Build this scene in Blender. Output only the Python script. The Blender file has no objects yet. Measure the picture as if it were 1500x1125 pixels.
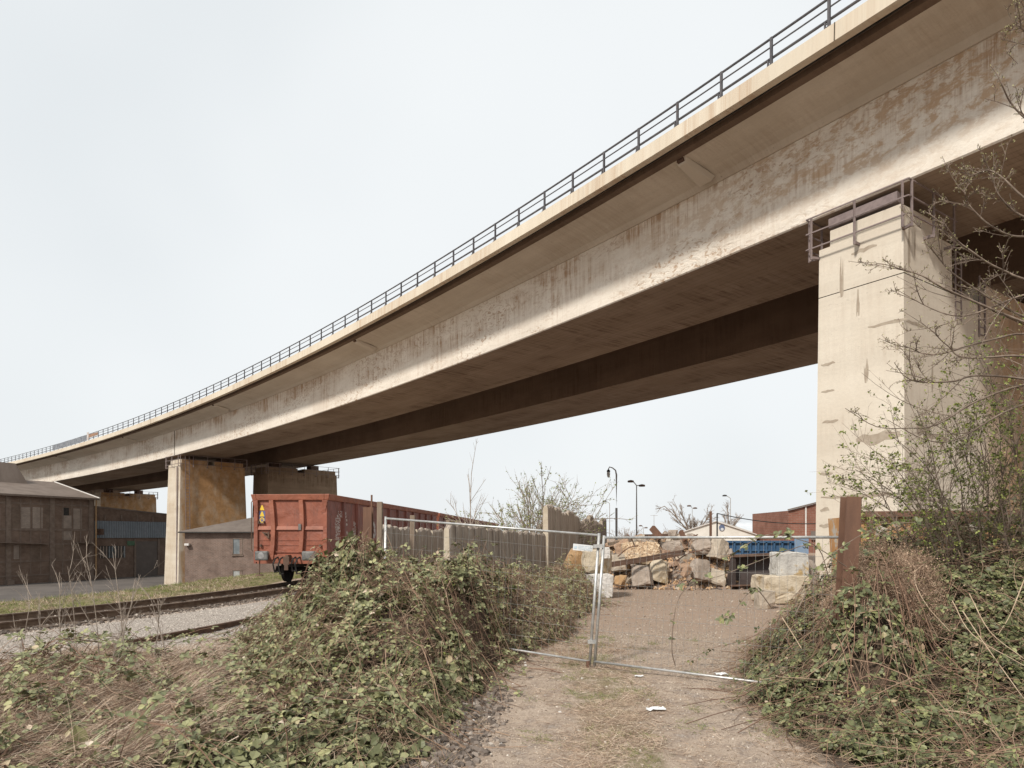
import bpy, math, random
import numpy as np
from mathutils import Vector, noise as mn
R = math.radians
EYE = 1.95; F = 1000.0; HZ = 785.0
scene = bpy.context.scene
COL = scene.collection
rng = np.random.default_rng(7)
random.seed(7)

# ------------------------------------------------------------------ helpers
def at(px, py, Y):
    """the place in the world seen at a photo pixel when it is Y metres away"""
    return ((px - 750) / F * Y, Y, EYE + (HZ - py) / F * Y)

def nrm(v):
    v = np.asarray(v, float); return v / (np.linalg.norm(v, axis=-1, keepdims=True) + 1e-12)

def empty(name, loc, label, cat, group=None, rz=0.0):
    o = bpy.data.objects.new(name, None); COL.objects.link(o)
    o.location = loc; o.rotation_euler = (0, 0, rz)
    o.empty_display_size = 0.2
    o['label'] = label; o['category'] = cat
    if group: o['group'] = group
    return o

class MB:
    def __init__(s):
        s.v = []; s.f = []; s.uv = []; s.n = 0; s.hasuv = False
    def add(s, v, f, uv=None):
        v = np.asarray(v, float).reshape(-1, 3)
        f = [tuple(int(i) + s.n for i in q) for q in f]
        s.v.append(v); s.f += f; s.n += len(v)
        if uv is not None: s.hasuv = True; s.uv += [tuple(c) for c in uv]
        else: s.uv += [None] * 0
        return s
    def hexa(s, p):
        """8 corners: 0-3 bottom loop, 4-7 top loop"""
        return s.add(p, [(3, 2, 1, 0), (4, 5, 6, 7), (0, 1, 5, 4), (1, 2, 6, 5), (2, 3, 7, 6), (3, 0, 4, 7)])
    def box(s, c, size, rz=0.0, top=1.0, tilt=None):
        x, y, z = size[0] / 2, size[1] / 2, size[2] / 2
        p = np.array([(-x, -y, -z), (x, -y, -z), (x, y, -z), (-x, y, -z),
                      (-x * top, -y * top, z), (x * top, -y * top, z), (x * top, y * top, z), (-x * top, y * top, z)])
        if tilt is not None:
            from mathutils import Euler
            m = np.array(Euler(tilt).to_matrix()); p = p @ m.T
        ca, sa = math.cos(rz), math.sin(rz)
        m = np.array([[ca, -sa, 0], [sa, ca, 0], [0, 0, 1]])
        return s.hexa(p @ m.T + np.array(c))
    def span(s, a, b, w, h, up=(0, 0, 1)):
        """bar with w x h section from a to b"""
        a = np.array(a, float); b = np.array(b, float); d = nrm(b - a)
        u = np.cross(d, up)
        if np.linalg.norm(u) < 1e-4: u = np.cross(d, (0, 1, 0))
        u = nrm(u); t = np.cross(u, d)
        o = [(-1, -1), (1, -1), (1, 1), (-1, 1)]
        return s.hexa([a + u * i * w / 2 + t * j * h / 2 for i, j in o] + [b + u * i * w / 2 + t * j * h / 2 for i, j in o])
    def tube(s, pts, r, n=8, caps=True):
        pts = np.asarray(pts, float); m = len(pts)
        r = np.broadcast_to(np.asarray(r, float), (m,))
        t = np.zeros_like(pts); t[1:-1] = pts[2:] - pts[:-2]; t[0] = pts[1] - pts[0]; t[-1] = pts[-1] - pts[-2]
        t = nrm(t)
        ref = np.array((0.0, 0, 1)) if abs(t[:, 2]).mean() < .8 else np.array((1.0, 0, 0))
        u = nrm(np.cross(t, ref)); w = np.cross(t, u)
        a = np.arange(n) * 2 * math.pi / n
        V = pts[:, None] + r[:, None, None] * (np.cos(a)[None, :, None] * u[:, None] + np.sin(a)[None, :, None] * w[:, None])
        f = [(i * n + j, i * n + (j + 1) % n, (i + 1) * n + (j + 1) % n, (i + 1) * n + j) for i in range(m - 1) for j in range(n)]
        if caps: f += [tuple(range(n))[::-1], tuple((m - 1) * n + j for j in range(n))]
        return s.add(V.reshape(-1, 3), f)
    def lathe(s, prof, c, axis='z', n=24):
        """prof: (radius, height) pairs"""
        a = np.arange(n) * 2 * math.pi / n; V = []
        for r_, h in prof:
            for q in a:
                p = (r_ * math.cos(q), r_ * math.sin(q), h)
                if axis == 'y': p = (p[0], p[2], p[1])
                if axis == 'x': p = (p[2], p[0], p[1])
                V.append(p)
        m = len(prof)
        f = [(i * n + j, i * n + (j + 1) % n, (i + 1) * n + (j + 1) % n, (i + 1) * n + j) for i in range(m - 1) for j in range(n)]
        f += [tuple(range(n))[::-1], tuple((m - 1) * n + j for j in range(n))]
        return s.add(np.array(V) + np.array(c), f)
    def build(s, name, mat, parent=None, local=False, origin=None, smooth=False, bevel=0, label=None, cat=None, group=None, kind=None):
        V = np.concatenate(s.v); me = bpy.data.meshes.new(name)
        if parent is not None:
            loc = np.zeros(3)
            if not local:
                loc = np.array(origin if origin is not None else wloc(parent)); V = V - loc
        elif kind is None or kind == 'thing':
            loc = np.array(((V[:, 0].min() + V[:, 0].max()) / 2, (V[:, 1].min() + V[:, 1].max()) / 2, V[:, 2].min())); V = V - loc
        else: loc = np.zeros(3)
        me.from_pydata(V.tolist(), [], s.f)
        if s.hasuv:
            uvl = me.uv_layers.new(name='UVMap')
            idx = np.empty(len(me.loops), int); me.loops.foreach_get('vertex_index', idx)
            uvl.data.foreach_set('uv', np.array(s.uv, float)[idx].ravel())
        if mat: me.materials.append(mat)
        if smooth: me.polygons.foreach_set('use_smooth', [True] * len(me.polygons))
        me.validate(); me.update()
        o = bpy.data.objects.new(name, me); COL.objects.link(o)
        if parent is not None:
            o.parent = parent
            if origin is not None: o.location = Vector(loc) - Vector(wloc(parent))
        else: o.location = loc
        if bevel:
            b = o.modifiers.new('bevel', 'BEVEL'); b.width = bevel; b.segments = 2; b.limit_method = 'ANGLE'; b.angle_limit = R(40)
        if label: o['label'] = label
        if cat: o['category'] = cat
        if group: o['group'] = group
        if kind: o['kind'] = kind
        return o

def wloc(o):
    l = Vector((0, 0, 0))
    while o is not None:
        l = l + o.location; o = o.parent
    return l

def copy_tree(o, parent=None):
    c = o.copy(); COL.objects.link(c)
    if parent is not None: c.parent = parent
    for ch in list(o.children): copy_tree(ch, c)
    return c

# ------------------------------------------------------------------ materials
def new_mat(name):
    m = bpy.data.materials.new(name); m.use_nodes = True
    nt = m.node_tree; b = nt.nodes['Principled BSDF']
    return m, nt, b
def N(nt, t, **k):
    n = nt.nodes.new(t)
    for a, v in k.items():
        if a in n.inputs: n.inputs[a].default_value = v
        else: setattr(n, a, v)
    return n
def coords(nt, kind, scale=(1, 1, 1), rot=(0, 0, 0)):
    tc = nt.nodes.new('ShaderNodeTexCoord'); mp = nt.nodes.new('ShaderNodeMapping')
    nt.links.new(tc.outputs[{'obj': 'Object', 'uv': 'UV', 'gen': 'Generated'}[kind]], mp.inputs[0])
    mp.inputs['Scale'].default_value = scale; mp.inputs['Rotation'].default_value = rot
    return mp.outputs[0]
def noise(nt, vec, scale, detail=6, rough=.6, dist=0):
    n = nt.nodes.new('ShaderNodeTexNoise'); n.inputs['Scale'].default_value = scale
    n.inputs['Detail'].default_value = detail; n.inputs['Roughness'].default_value = rough; n.inputs['Distortion'].default_value = dist
    nt.links.new(vec, n.inputs['Vector']); return n.outputs['Fac']
def ramp(nt, fac, lo, hi, a=0.0, b=1.0):
    n = nt.nodes.new('ShaderNodeMapRange'); n.inputs[1].default_value = lo; n.inputs[2].default_value = hi
    n.inputs[3].default_value = a; n.inputs[4].default_value = b; n.clamp = True; n.interpolation_type = 'SMOOTHSTEP'
    nt.links.new(fac, n.inputs[0]); return n.outputs[0]
def math_(nt, op, a, b):
    n = nt.nodes.new('ShaderNodeMath'); n.operation = op
    for i, x in enumerate((a, b)):
        if isinstance(x, (int, float)): n.inputs[i].default_value = x
        else: nt.links.new(x, n.inputs[i])
    n.use_clamp = False
    return n.outputs[0]
def mix(nt, fac, a, b, mode='MIX'):
    n = nt.nodes.new('ShaderNodeMix'); n.data_type = 'RGBA'; n.blend_type = mode
    for sock, x in ((n.inputs[0], fac), (n.inputs[6], a), (n.inputs[7], b)):
        if isinstance(x, (int, float)): sock.default_value = x
        elif isinstance(x, tuple): sock.default_value = (*x, 1) if len(x) == 3 else x
        else: nt.links.new(x, sock)
    return n.outputs[2]
def bump(nt, b, h, strength=.3, dist=.02):
    n = nt.nodes.new('ShaderNodeBump'); n.inputs['Strength'].default_value = strength; n.inputs['Distance'].default_value = dist
    nt.links.new(h, n.inputs['Height']); nt.links.new(n.outputs[0], b.inputs['Normal'])
def island(nt):
    g = nt.nodes.new('ShaderNodeNewGeometry'); return g.outputs['Random Per Island']

def simple(name, c1, c2, scale=3, rough=.85, stretch=(1, 1, 1), lo=.35, hi=.65, bmp=.2, bscale=None, metal=0, c3=None, s3=1.2, t3=(.55, .7), spec=.3, bdist=.01):
    m, nt, b = new_mat(name); v = coords(nt, 'obj', stretch)
    col = mix(nt, ramp(nt, noise(nt, v, scale), lo, hi), c1, c2)
    if c3: col = mix(nt, ramp(nt, noise(nt, coords(nt, 'obj', stretch), s3, 8, .7), *t3), col, c3)
    nt.links.new(col, b.inputs['Base Color']); b.inputs['Roughness'].default_value = rough
    b.inputs['Metallic'].default_value = metal; b.inputs['Specular IOR Level'].default_value = spec
    if bmp: bump(nt, b, noise(nt, coords(nt, 'obj'), bscale or scale * 6, 6, .7), bmp, bdist)
    return m
def leafmat(name, cols, rough=.5, trans=.0, spec=.3):
    """leaf colour differs from leaf to leaf"""
    m, nt, b = new_mat(name); r = nt.nodes.new('ShaderNodeValToRGB'); nt.links.new(island(nt), r.inputs[0])
    e = r.color_ramp.elements
    while len(e) < len(cols): e.new(.5)
    for i, (p, c) in enumerate(cols): e[i].position = p; e[i].color = (*c, 1)
    nt.links.new(r.outputs[0], b.inputs['Base Color']); b.inputs['Roughness'].default_value = rough
    b.inputs['Specular IOR Level'].default_value = spec
    return m

def concrete_uv(name, base, alt, stain, amount=.5, top_v=None, streak=True, boards=.0, rough_patch=0.0, stain2=None, ustain=None, dark=(.05, .035, .025)):
    """weathered concrete laid out along the structure: u = metres along, v = metres up"""
    m, nt, b = new_mat(name)
    uv = coords(nt, 'uv')
    big = noise(nt, uv, .35, 5, .6)
    col = mix(nt, ramp(nt, big, .35, .65), base, alt)
    fine = noise(nt, uv, 9, 8, .75)
    col = mix(nt, ramp(nt, fine, .3, .75, 0, .35), col, tuple(c * .72 for c in base))
    bd = noise(nt, coords(nt, 'uv', (.05, .9, 1)), 1.3, 5, .7); col = mix(nt, ramp(nt, bd, .40, .62, 0, .32), col, tuple(c * .80 for c in alt))
    sm_ = noise(nt, coords(nt, 'uv', (.7, 1.6, 1)), 1.6, 9, .75, .5); col = mix(nt, ramp(nt, sm_, .62, .68, 0, .5), col, tuple(c * .66 for c in alt))
    # vertical runs of dirt
    stv = coords(nt, 'uv', (2.2, .12, 1)); st = noise(nt, stv, 1.9, 10, .78)
    st2 = noise(nt, coords(nt, 'uv', (9, .5, 1)), 1.0, 6, .7)
    patch = noise(nt, coords(nt, 'uv', (.16, .45, 1)), 1.0, 6, .65, .4)
    msk = math_(nt, 'MULTIPLY', ramp(nt, st, .42, .66), ramp(nt, patch, .38, .62))
    msk = math_(nt, 'ADD', msk, ramp(nt, math_(nt, 'MULTIPLY', st2, patch), .26, .42, 0, .5))
    sep = nt.nodes.new('ShaderNodeSeparateXYZ'); nt.links.new(uv, sep.inputs[0])
    if top_v is not None:   # more runs below the joint at the top
        tv = ramp(nt, math_(nt, 'ADD', sep.outputs[1], math_(nt, 'MULTIPLY', patch, 1.2)), top_v[0], top_v[1], .25, 1.15)
        msk = math_(nt, 'MULTIPLY', msk, tv)
    msk = math_(nt, 'MULTIPLY', msk, amount)
    n = nt.nodes.new('ShaderNodeClamp'); nt.links.new(msk, n.inputs[0]); msk = n.outputs[0]
    if streak: col = mix(nt, msk, col, stain)
    # dark specks
    sp = noise(nt, coords(nt, 'uv', (1.6, 2.6, 1)), 5, 6, .8, .6)
    col = mix(nt, math_(nt, 'MULTIPLY', ramp(nt, sp, .60, .70, 0, .75), ramp(nt, patch, .42, .6, .15, 1)), col, dark)
    h = math_(nt, 'MULTIPLY', fine, .25)
    if rough_patch:
        rp = noise(nt, coords(nt, 'uv', (1, 1.7, 1)), 2.6, 10, .62, 1.2)
        pm = ramp(nt, noise(nt, coords(nt, 'uv', (.12, .3, 1)), 1.0, 4, .5), .42, .6, .15, 1)
        h = math_(nt, 'ADD', h, math_(nt, 'MULTIPLY', math_(nt, 'MULTIPLY', rp, pm), rough_patch))
        col = mix(nt, math_(nt, 'MULTIPLY', ramp(nt, rp, .52, .62, 0, .8), pm), col, stain)
        near = math_(nt, 'MULTIPLY', ramp(nt, sep.outputs[0], 22, 2, 0, .85), ramp(nt, sep.outputs[1], .5, 1.5, .2, 1))
        col = mix(nt, math_(nt, 'MULTIPLY', near, ramp(nt, noise(nt, coords(nt, 'uv', (1.0, 1.5, 1)), 1.3, 11, .76, .3), .47, .57)), col, (.46, .32, .205))
    if ustain:   # a wide rust-brown wash on one stretch of the surface
        u0, u1, c4 = ustain
        um = ramp(nt, math_(nt, 'ADD', sep.outputs[0], math_(nt, 'MULTIPLY', noise(nt, coords(nt, 'uv', (.8, .25, 1)), 1.0, 7, .65), 2.4)), u0 + 1.2, u1 + 1.2)
        pale = ramp(nt, noise(nt, coords(nt, 'uv', (.9, .45, 1)), .9, 9, .7, .3), .42, .72, 1, .45)
        um = math_(nt, 'MULTIPLY', um, pale)
        c4b = mix(nt, ramp(nt, noise(nt, uv, 1.3, 8, .7), .35, .65), c4, tuple(c * .74 for c in c4))
        col = mix(nt, um, col, c4b)
    if boards:
        wv = nt.nodes.new('ShaderNodeTexWave'); wv.inputs['Scale'].default_value = boards; wv.bands_direction = 'Y'
        wv.inputs['Distortion'].default_value = .4; nt.links.new(uv, wv.inputs['Vector'])
        col = mix(nt, ramp(nt, wv.outputs['Fac'], 0, .07, .22, 0), col, dark)
        h = math_(nt, 'ADD', h, math_(nt, 'MULTIPLY', ramp(nt, wv.outputs['Fac'], 0, .08), .2))
    nt.links.new(col, b.inputs['Base Color']); b.inputs['Roughness'].default_value = .9; b.inputs['Specular IOR Level'].default_value = .2
    bump(nt, b, h, .6, .07)
    return m

def brick(name, c1, c2, mortar, sx=1.0, worn=None, lump=1.0):
    m, nt, b = new_mat(name); tc = coords(nt, 'uv')
    t = nt.nodes.new('ShaderNodeTexBrick'); nt.links.new(tc, t.inputs['Vector'])
    t.inputs['Scale'].default_value = 1; t.inputs['Brick Width'].default_value = .27 * sx; t.inputs['Row Height'].default_value = .09 * sx
    t.inputs['Mortar Size'].default_value = .010 * sx; t.inputs['Color1'].default_value = (*c1, 1); t.inputs['Color2'].default_value = (*c2, 1)
    t.inputs['Mortar'].default_value = (*mortar, 1)
    n = noise(nt, tc, .6, 8, .7)
    col = mix(nt, ramp(nt, n, .35, .7, 0, .6), t.outputs['Color'], tuple(c * .5 for c in c1))
    if worn: col = mix(nt, ramp(nt, noise(nt, tc, 1.1, 9, .75, .5), .62, .72, 0, .8), col, worn)
    nt.links.new(col, b.inputs['Base Color']); b.inputs['Roughness'].default_value = .9; b.inputs['Specular IOR Level'].default_value = .2
    bump(nt, b, math_(nt, 'ADD', math_(nt, 'MULTIPLY', t.outputs['Fac'], -.4), noise(nt, tc, 8)), .3, .02)
    return m

CREAM = (.56, .46, .35)
m_web = concrete_uv('web_concrete', (.79, .73, .645), (.71, .645, .56), (.38, .255, .165), 1.1, (.9, 3.4), rough_patch=2.2)
m_fascia = concrete_uv('edge_beam_concrete', (.68, .61, .50), (.62, .54, .43), (.42, .29, .19), .7)
m_soffit = concrete_uv('soffit_concrete', (.62, .56, .48), (.56, .50, .42), (.38, .30, .23), .45)
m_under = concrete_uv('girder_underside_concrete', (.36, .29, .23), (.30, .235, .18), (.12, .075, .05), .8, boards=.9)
m_farweb = concrete_uv('shaded_web_concrete', (.19, .135, .10), (.15, .105, .078), (.09, .06, .042), .6)  # darker copy of the web concrete, shade between the girders put into its colour
m_pier = concrete_uv('pier_concrete', (.68, .615, .52), (.63, .56, .465), (.46, .38, .30), .4, boards=0, ustain=(4.6, 8.5, (.46, .30, .18)))
m_pier2 = concrete_uv('stained_pier_concrete', (.66, .59, .49), (.58, .49, .38), (.36, .24, .15), .6, ustain=(-.3, .6, (.46, .265, .125)))
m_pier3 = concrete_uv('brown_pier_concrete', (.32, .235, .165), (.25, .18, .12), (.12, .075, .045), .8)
m_patch = simple('mortar_repair', (.33, .27, .21), (.40, .34, .27), 4, .95)
m_joint = simple('dark_joint', (.06, .045, .035), (.09, .07, .05), 4, .95, bmp=0)
m_rail = simple('railing_paint', (.075, .072, .080), (.11, .105, .11), 5, .6, c3=(.12, .07, .045), t3=(.6, .75), bmp=0)
m_railp = simple('service_railing_paint', (.19, .15, .145), (.25, .20, .19), 5, .6, c3=(.12, .07, .05), t3=(.6, .75), bmp=0)
m_galv = simple('galvanised_steel', (.42, .42, .41), (.58, .57, .55), 14, .45, metal=.55, bmp=.05, spec=.5)
m_wire = simple('galvanised_wire', (.40, .40, .39), (.55, .54, .52), 10, .5, metal=.4, bmp=0)
m_rust = simple('rusty_steel', (.135, .075, .052), (.18, .098, .065), 2.2, .85, stretch=(3, 3, .6), c3=(.12, .055, .035), bscale=30, bmp=.3)
m_darkrust = simple('dark_rusty_iron', (.09, .055, .04), (.14, .085, .06), 4, .8, bscale=25, c3=(.05, .035, .03))
m_black = simple('black_iron', (.022, .02, .019), (.04, .036, .033), 5, .7)
m_rubbergrey = simple('buffer_steel', (.10, .10, .10), (.17, .165, .155), 6, .55, c3=(.05, .045, .04))

m_grey_face = simple('worn_buffer_face', (.20, .20, .20), (.30, .295, .29), 9, .6, bmp=0)
def wagon_paint(name, c1, c2, dark, dirty=.6):
    m, nt, b = new_mat(name); v = coords(nt, 'obj')
    col = mix(nt, ramp(nt, noise(nt, v, 1.3, 8, .65), .35, .65), c1, c2)
    sv = coords(nt, 'obj', (2.4, 2.4, .5)); col = mix(nt, ramp(nt, noise(nt, sv, 2, 9, .75), .5, .68, 0, dirty), col, dark)
    col = mix(nt, ramp(nt, noise(nt, v, 7, 8, .8, .5), .58, .66, 0, .75), col, (.11, .05, .034))
    col = mix(nt, ramp(nt, noise(nt, coords(nt, 'obj', (1, 1, 2.2)), 4.2, 9, .8, .8), .64, .69, 0, .45), col, (.52, .29, .20))
    nt.links.new(col, b.inputs['Base Color']); b.inputs['Roughness'].default_value = .6
    h = math_(nt, 'ADD', noise(nt, v, 1.7, 3, .5, .6), math_(nt, 'MULTIPLY', noise(nt, v, 30, 5, .7), .05))
    bump(nt, b, h, .8, .09)
    return m
m_wag = wagon_paint('wagon_red_oxide', (.29, .092, .052), (.22, .07, .042), (.12, .048, .032))
m_wagside = wagon_paint('wagon_side_red_oxide', (.235, .075, .052), (.19, .06, .042), (.09, .035, .027), .8)
m_wagrib = wagon_paint('wagon_rib_paint', (.32, .108, .06), (.25, .083, .048), (.15, .058, .036), .5)
m_white = simple('white_paint', (.55, .52, .50), (.68, .66, .63), 12, .8, c3=(.30, .12, .09), s3=14, t3=(.50, .6), bmp=0)
m_yellow = simple('yellow_decal', (.75, .52, .06), (.66, .44, .05), 6, .5, bmp=0)
m_blue = simple('blue_decal', (.10, .11, .22), (.14, .14, .26), 6, .5, bmp=0)

def ground_mat():
    m, nt, b = new_mat('yard_earth'); v = coords(nt, 'obj')
    at_ = nt.nodes.new('ShaderNodeVertexColor'); at_.layer_name = 'cover'
    sp = nt.nodes.new('ShaderNodeSeparateColor'); nt.links.new(at_.outputs[0], sp.inputs[0])
    big = noise(nt, v, .5, 6, .6); med = noise(nt, v, 4, 9, .75); fine = noise(nt, v, 38, 6, .8)
    vor = nt.nodes.new('ShaderNodeTexVoronoi'); vor.inputs['Scale'].default_value = 32; nt.links.new(v, vor.inputs['Vector'])
    earth = mix(nt, ramp(nt, big, .3, .7), (.38, .30, .235), (.47, .38, .305))
    earth = mix(nt, ramp(nt, med, .40, .62), earth, (.27, .195, .145))
    earth = mix(nt, ramp(nt, fine, .52, .68, 0, .7), earth, (.58, .49, .40))
    earth = mix(nt, ramp(nt, fine, .46, .34, 0, .6), earth, (.13, .09, .065))
    sep = nt.nodes.new('ShaderNodeSeparateColor'); nt.links.new(vor.outputs['Color'], sep.inputs[0])
    sy = nt.nodes.new('ShaderNodeSeparateXYZ'); nt.links.new(v, sy.inputs[0]); sx_ = ramp(nt, sy.outputs[0], -4, -1)
    earth = mix(nt, math_(nt, 'MULTIPLY', ramp(nt, math_(nt, 'ADD', sy.outputs[1], math_(nt, 'MULTIPLY', big, 6)), 12, 19, 0, .75), sx_), earth, (.29, .205, .15))
    gravel = mix(nt, sep.outputs[0], (.36, .31, .27), (.54, .475, .42))
    gravel = mix(nt, ramp(nt, vor.outputs['Distance'], .35, .6, 0, .6), gravel, (.13, .11, .095))
    grass = mix(nt, ramp(nt, med, .4, .6), (.15, .14, .065), (.22, .175, .10))
    dark = mix(nt, sep.outputs[1], (.075, .06, .052), (.17, .14, .125))
    dark = mix(nt, ramp(nt, big, .4, .6, 0, .6), dark, (.10, .07, .045))
    edge = lambda ch: ramp(nt, math_(nt, 'ADD', ch, math_(nt, 'MULTIPLY', math_(nt, 'SUBTRACT', med, .5), 1.3)), .3, .7)
    col = mix(nt, edge(sp.outputs[0]), earth, gravel)
    col = mix(nt, edge(sp.outputs[1]), col, grass)
    col = mix(nt, edge(sp.outputs[2]), col, dark)
    nt.links.new(col, b.inputs['Base Color']); b.inputs['Roughness'].default_value = .95; b.inputs['Specular IOR Level'].default_value = .15
    h = math_(nt, 'ADD', math_(nt, 'MULTIPLY', fine, .6), math_(nt, 'MULTIPLY', med, 1.0))
    bump(nt, b, h, .7, .03)
    return m
m_ground = ground_mat()
m_asphalt = simple('worn_asphalt', (.10, .088, .080), (.14, .122, .11), .25, .95, bscale=6)
m_bark = simple('bare_bark', (.15, .11, .085), (.27, .21, .165), 8, .9, bmp=0)
m_barklight = simple('pale_twig_bark', (.26, .21, .17), (.36, .30, .25), 8, .9, bmp=0)
m_cane = leafmat('bramble_cane', [(0, (.12, .07, .05)), (.5, (.22, .13, .085)), (1, (.33, .23, .16))], .7)
m_straw = leafmat('dead_straw', [(0, (.16, .105, .075)), (.45, (.38, .275, .20)), (.8, (.56, .43, .32)), (1, (.74, .62, .50))], .85)
m_dead = leafmat('dead_weed', [(0, (.15, .10, .07)), (.5, (.29, .205, .14)), (1, (.46, .34, .24))], .85)
m_bram = leafmat('bramble_leaf', [(0, (.105, .112, .050)), (.35, (.165, .170, .080)), (.7, (.235, .235, .120)), (.94, (.33, .32, .15)), (.985, (.42, .32, .22)), (1, (.55, .46, .36))], .52, spec=.4)
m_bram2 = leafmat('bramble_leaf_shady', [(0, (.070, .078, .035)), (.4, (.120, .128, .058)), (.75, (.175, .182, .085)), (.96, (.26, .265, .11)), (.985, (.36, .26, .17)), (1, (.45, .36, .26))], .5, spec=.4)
m_litter = simple('leaf_litter', (.075, .052, .036), (.14, .10, .07), 9, .95, bscale=30, bmp=.9, bdist=.04)
m_fresh = leafmat('fresh_leaf', [(0, (.10, .13, .035)), (.5, (.19, .22, .06)), (1, (.34, .36, .10))], .5)
m_grass = leafmat('green_grass', [(0, (.09, .12, .03)), (.5, (.17, .20, .06)), (1, (.32, .30, .12))], .7)

# ------------------------------------------------------------------ world, sun, camera
SUN_AZ = nrm(np.array((-.55, -.83))); SUN_EL = R(43)
sun_dir = Vector((SUN_AZ[0] * math.cos(SUN_EL), SUN_AZ[1] * math.cos(SUN_EL), math.sin(SUN_EL)))
w = bpy.data.worlds.new('World'); scene.world = w; w.use_nodes = True
nt = w.node_tree; bg = nt.nodes['Background']
sky = nt.nodes.new('ShaderNodeTexSky'); sky.sky_type = 'NISHITA'; sky.sun_disc = False
sky.sun_elevation = SUN_EL; sky.sun_rotation = math.atan2(SUN_AZ[0], SUN_AZ[1]); sky.dust_density = 3; sky.air_density = 1.2
tc = nt.nodes.new('ShaderNodeTexCoord')
cl = nt.nodes.new('ShaderNodeTexNoise'); cl.inputs['Scale'].default_value = 1.4; cl.inputs['Detail'].default_value = 3
nt.links.new(tc.outputs['Generated'], cl.inputs['Vector'])
veil = mix(nt, ramp(nt, cl.outputs['Fac'], .3, .7), (6.85, 7.2, 7.4), (7.95, 8.2, 8.3))
nt.links.new(mix(nt, .95, sky.outputs[0], veil), bg.inputs[0]); bg.inputs[1].default_value = .1
sl = bpy.data.lights.new('sun', 'SUN'); sl.energy = 3.25; sl.angle = R(6); sl.color = (1, .945, .86)
so = bpy.data.objects.new('sun', sl); COL.objects.link(so); so.rotation_euler = sun_dir.to_track_quat('Z', 'Y').to_euler(); so.location = (-30, -40, 60)
cam = bpy.data.cameras.new('camera'); co = bpy.data.objects.new('camera', cam); COL.objects.link(co)
co.location = (0, 0, EYE); co.rotation_euler = (R(90), 0, 0); cam.lens = 24; cam.sensor_width = 36
cam.shift_y = (HZ - 562.5) / 1500; cam.clip_end = 5000; cam.clip_start = .1
scene.camera = co
scene.view_settings.view_transform = 'Standard'; scene.view_settings.look = 'None'; scene.view_settings.exposure = .23; scene.view_settings.gamma = 1

# ------------------------------------------------------------------ track line and terrain
TC = np.array([(-22, -2.5), (-16.6, 4.5), (-13.4, 9.7), (-11.2, 14.3), (-9.35, 19.2), (-8.25, 24), (-7.55, 30), (-6.5, 42), (-4.4, 70), (-.5, 120), (12, 300), (70, 1200), (150, 2400)], float)
def catmull(P, m=12):
    P = np.asarray(P, float); Q = np.vstack([2 * P[0] - P[1], P, 2 * P[-1] - P[-2]]); out = []
    for i in range(1, len(Q) - 2):
        t = np.linspace(0, 1, m, endpoint=False)[:, None]
        a, b, c, d = Q[i - 1], Q[i], Q[i + 1], Q[i + 2]
        out.append(.5 * (2 * b + (c - a) * t + (2 * a - 5 * b + 4 * c - d) * t ** 2 + (3 * b - a - 3 * c + d) * t ** 3))
    return np.vstack(out + [P[-1:]])
TCL = catmull(TC, 10)
def track_x(y): return np.interp(y, TCL[:, 1], TCL[:, 0])
def track_d(x, y):
    """distance to the left of the track centre line"""
    g = (track_x(y + .5) - track_x(y - .5)); return (track_x(y) - x) / np.sqrt(1 + g * g)
def sm(a, b, x):
    t = np.clip((x - a) / (b - a), 0, 1); return t * t * (3 - 2 * t)
_G = rng.random((64, 64))
def vn(x, y, s):
    x = np.asarray(x, float) / s + 100; y = np.asarray(y, float) / s + 100
    xi = np.floor(x).astype(int); yi = np.floor(y).astype(int); fx = x - xi; fy = y - yi; fx = fx * fx * (3 - 2 * fx); fy = fy * fy * (3 - 2 * fy)
    g = lambda i, j: _G[i % 64, j % 64]
    return (g(xi, yi) * (1 - fx) + g(xi + 1, yi) * fx) * (1 - fy) + (g(xi, yi + 1) * (1 - fx) + g(xi + 1, yi + 1) * fx) * fy
LOW = -4.62
def gz(x, y):
    x = np.asarray(x, float); y = np.asarray(y, float); d = track_d(x, y)
    near = sm(60, 25, np.hypot(x, y))
    z = (vn(x, y, 2.3) - .5) * .10 * near + (vn(x, y, .6) - .5) * .03 * near
    z = z * sm(1.2, 2.6, np.abs(d)) * 1.0 + .03 * sm(3.2, 4.6, d)
    z = z + LOW * sm(5.2, 15, d) * sm(-60, -10, y)
    z = z - .10 * sm(6.6, 5.0, np.abs(y - 9)) * sm(.7, .2, np.abs(x - .35 - .0 * y)) * 0
    return z
def cells(a, b, n): return np.linspace(a, b, n, endpoint=False)
gx = np.concatenate([[-2600, -1200, -600, -300, -180, -120, -90], cells(-70, -24, 24), cells(-24, 14, 260), cells(14, 40, 30), [40, 55, 80, 130, 220, 450, 1000, 2600]])
gy = np.concatenate([[-400, -100, -40, -15], cells(-5, 4, 12), cells(4, 30, 230), cells(30, 60, 40), cells(60, 130, 20), [130, 160, 200, 280, 400, 700, 1200, 2600]])
XX, YY = np.meshgrid(gx, gy); ZZ = gz(XX, YY); nx, ny = len(gx), len(gy)
V = np.stack([XX, YY, ZZ], -1).reshape(-1, 3)
I = np.arange(nx * ny).reshape(ny, nx)
Fq = np.stack([I[:-1, :-1], I[:-1, 1:], I[1:, 1:], I[1:, :-1]], -1).reshape(-1, 4)
me = bpy.data.meshes.new('ground'); me.from_pydata(V.tolist(), [], Fq.tolist())
me.polygons.foreach_set('use_smooth', [True] * len(me.polygons))
def path_left(y): return np.interp(y, [4, 6.2, 7, 9, 11.5, 15, 20], [-.9, -.7, -.63, -.45, .1, .75, 2.0])
def path_right(y): return np.interp(y, [4, 5.8, 7.5, 9.4, 13, 20], [2.4, 2.5, 2.8, 3.2, 4.6, 8.5])
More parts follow.
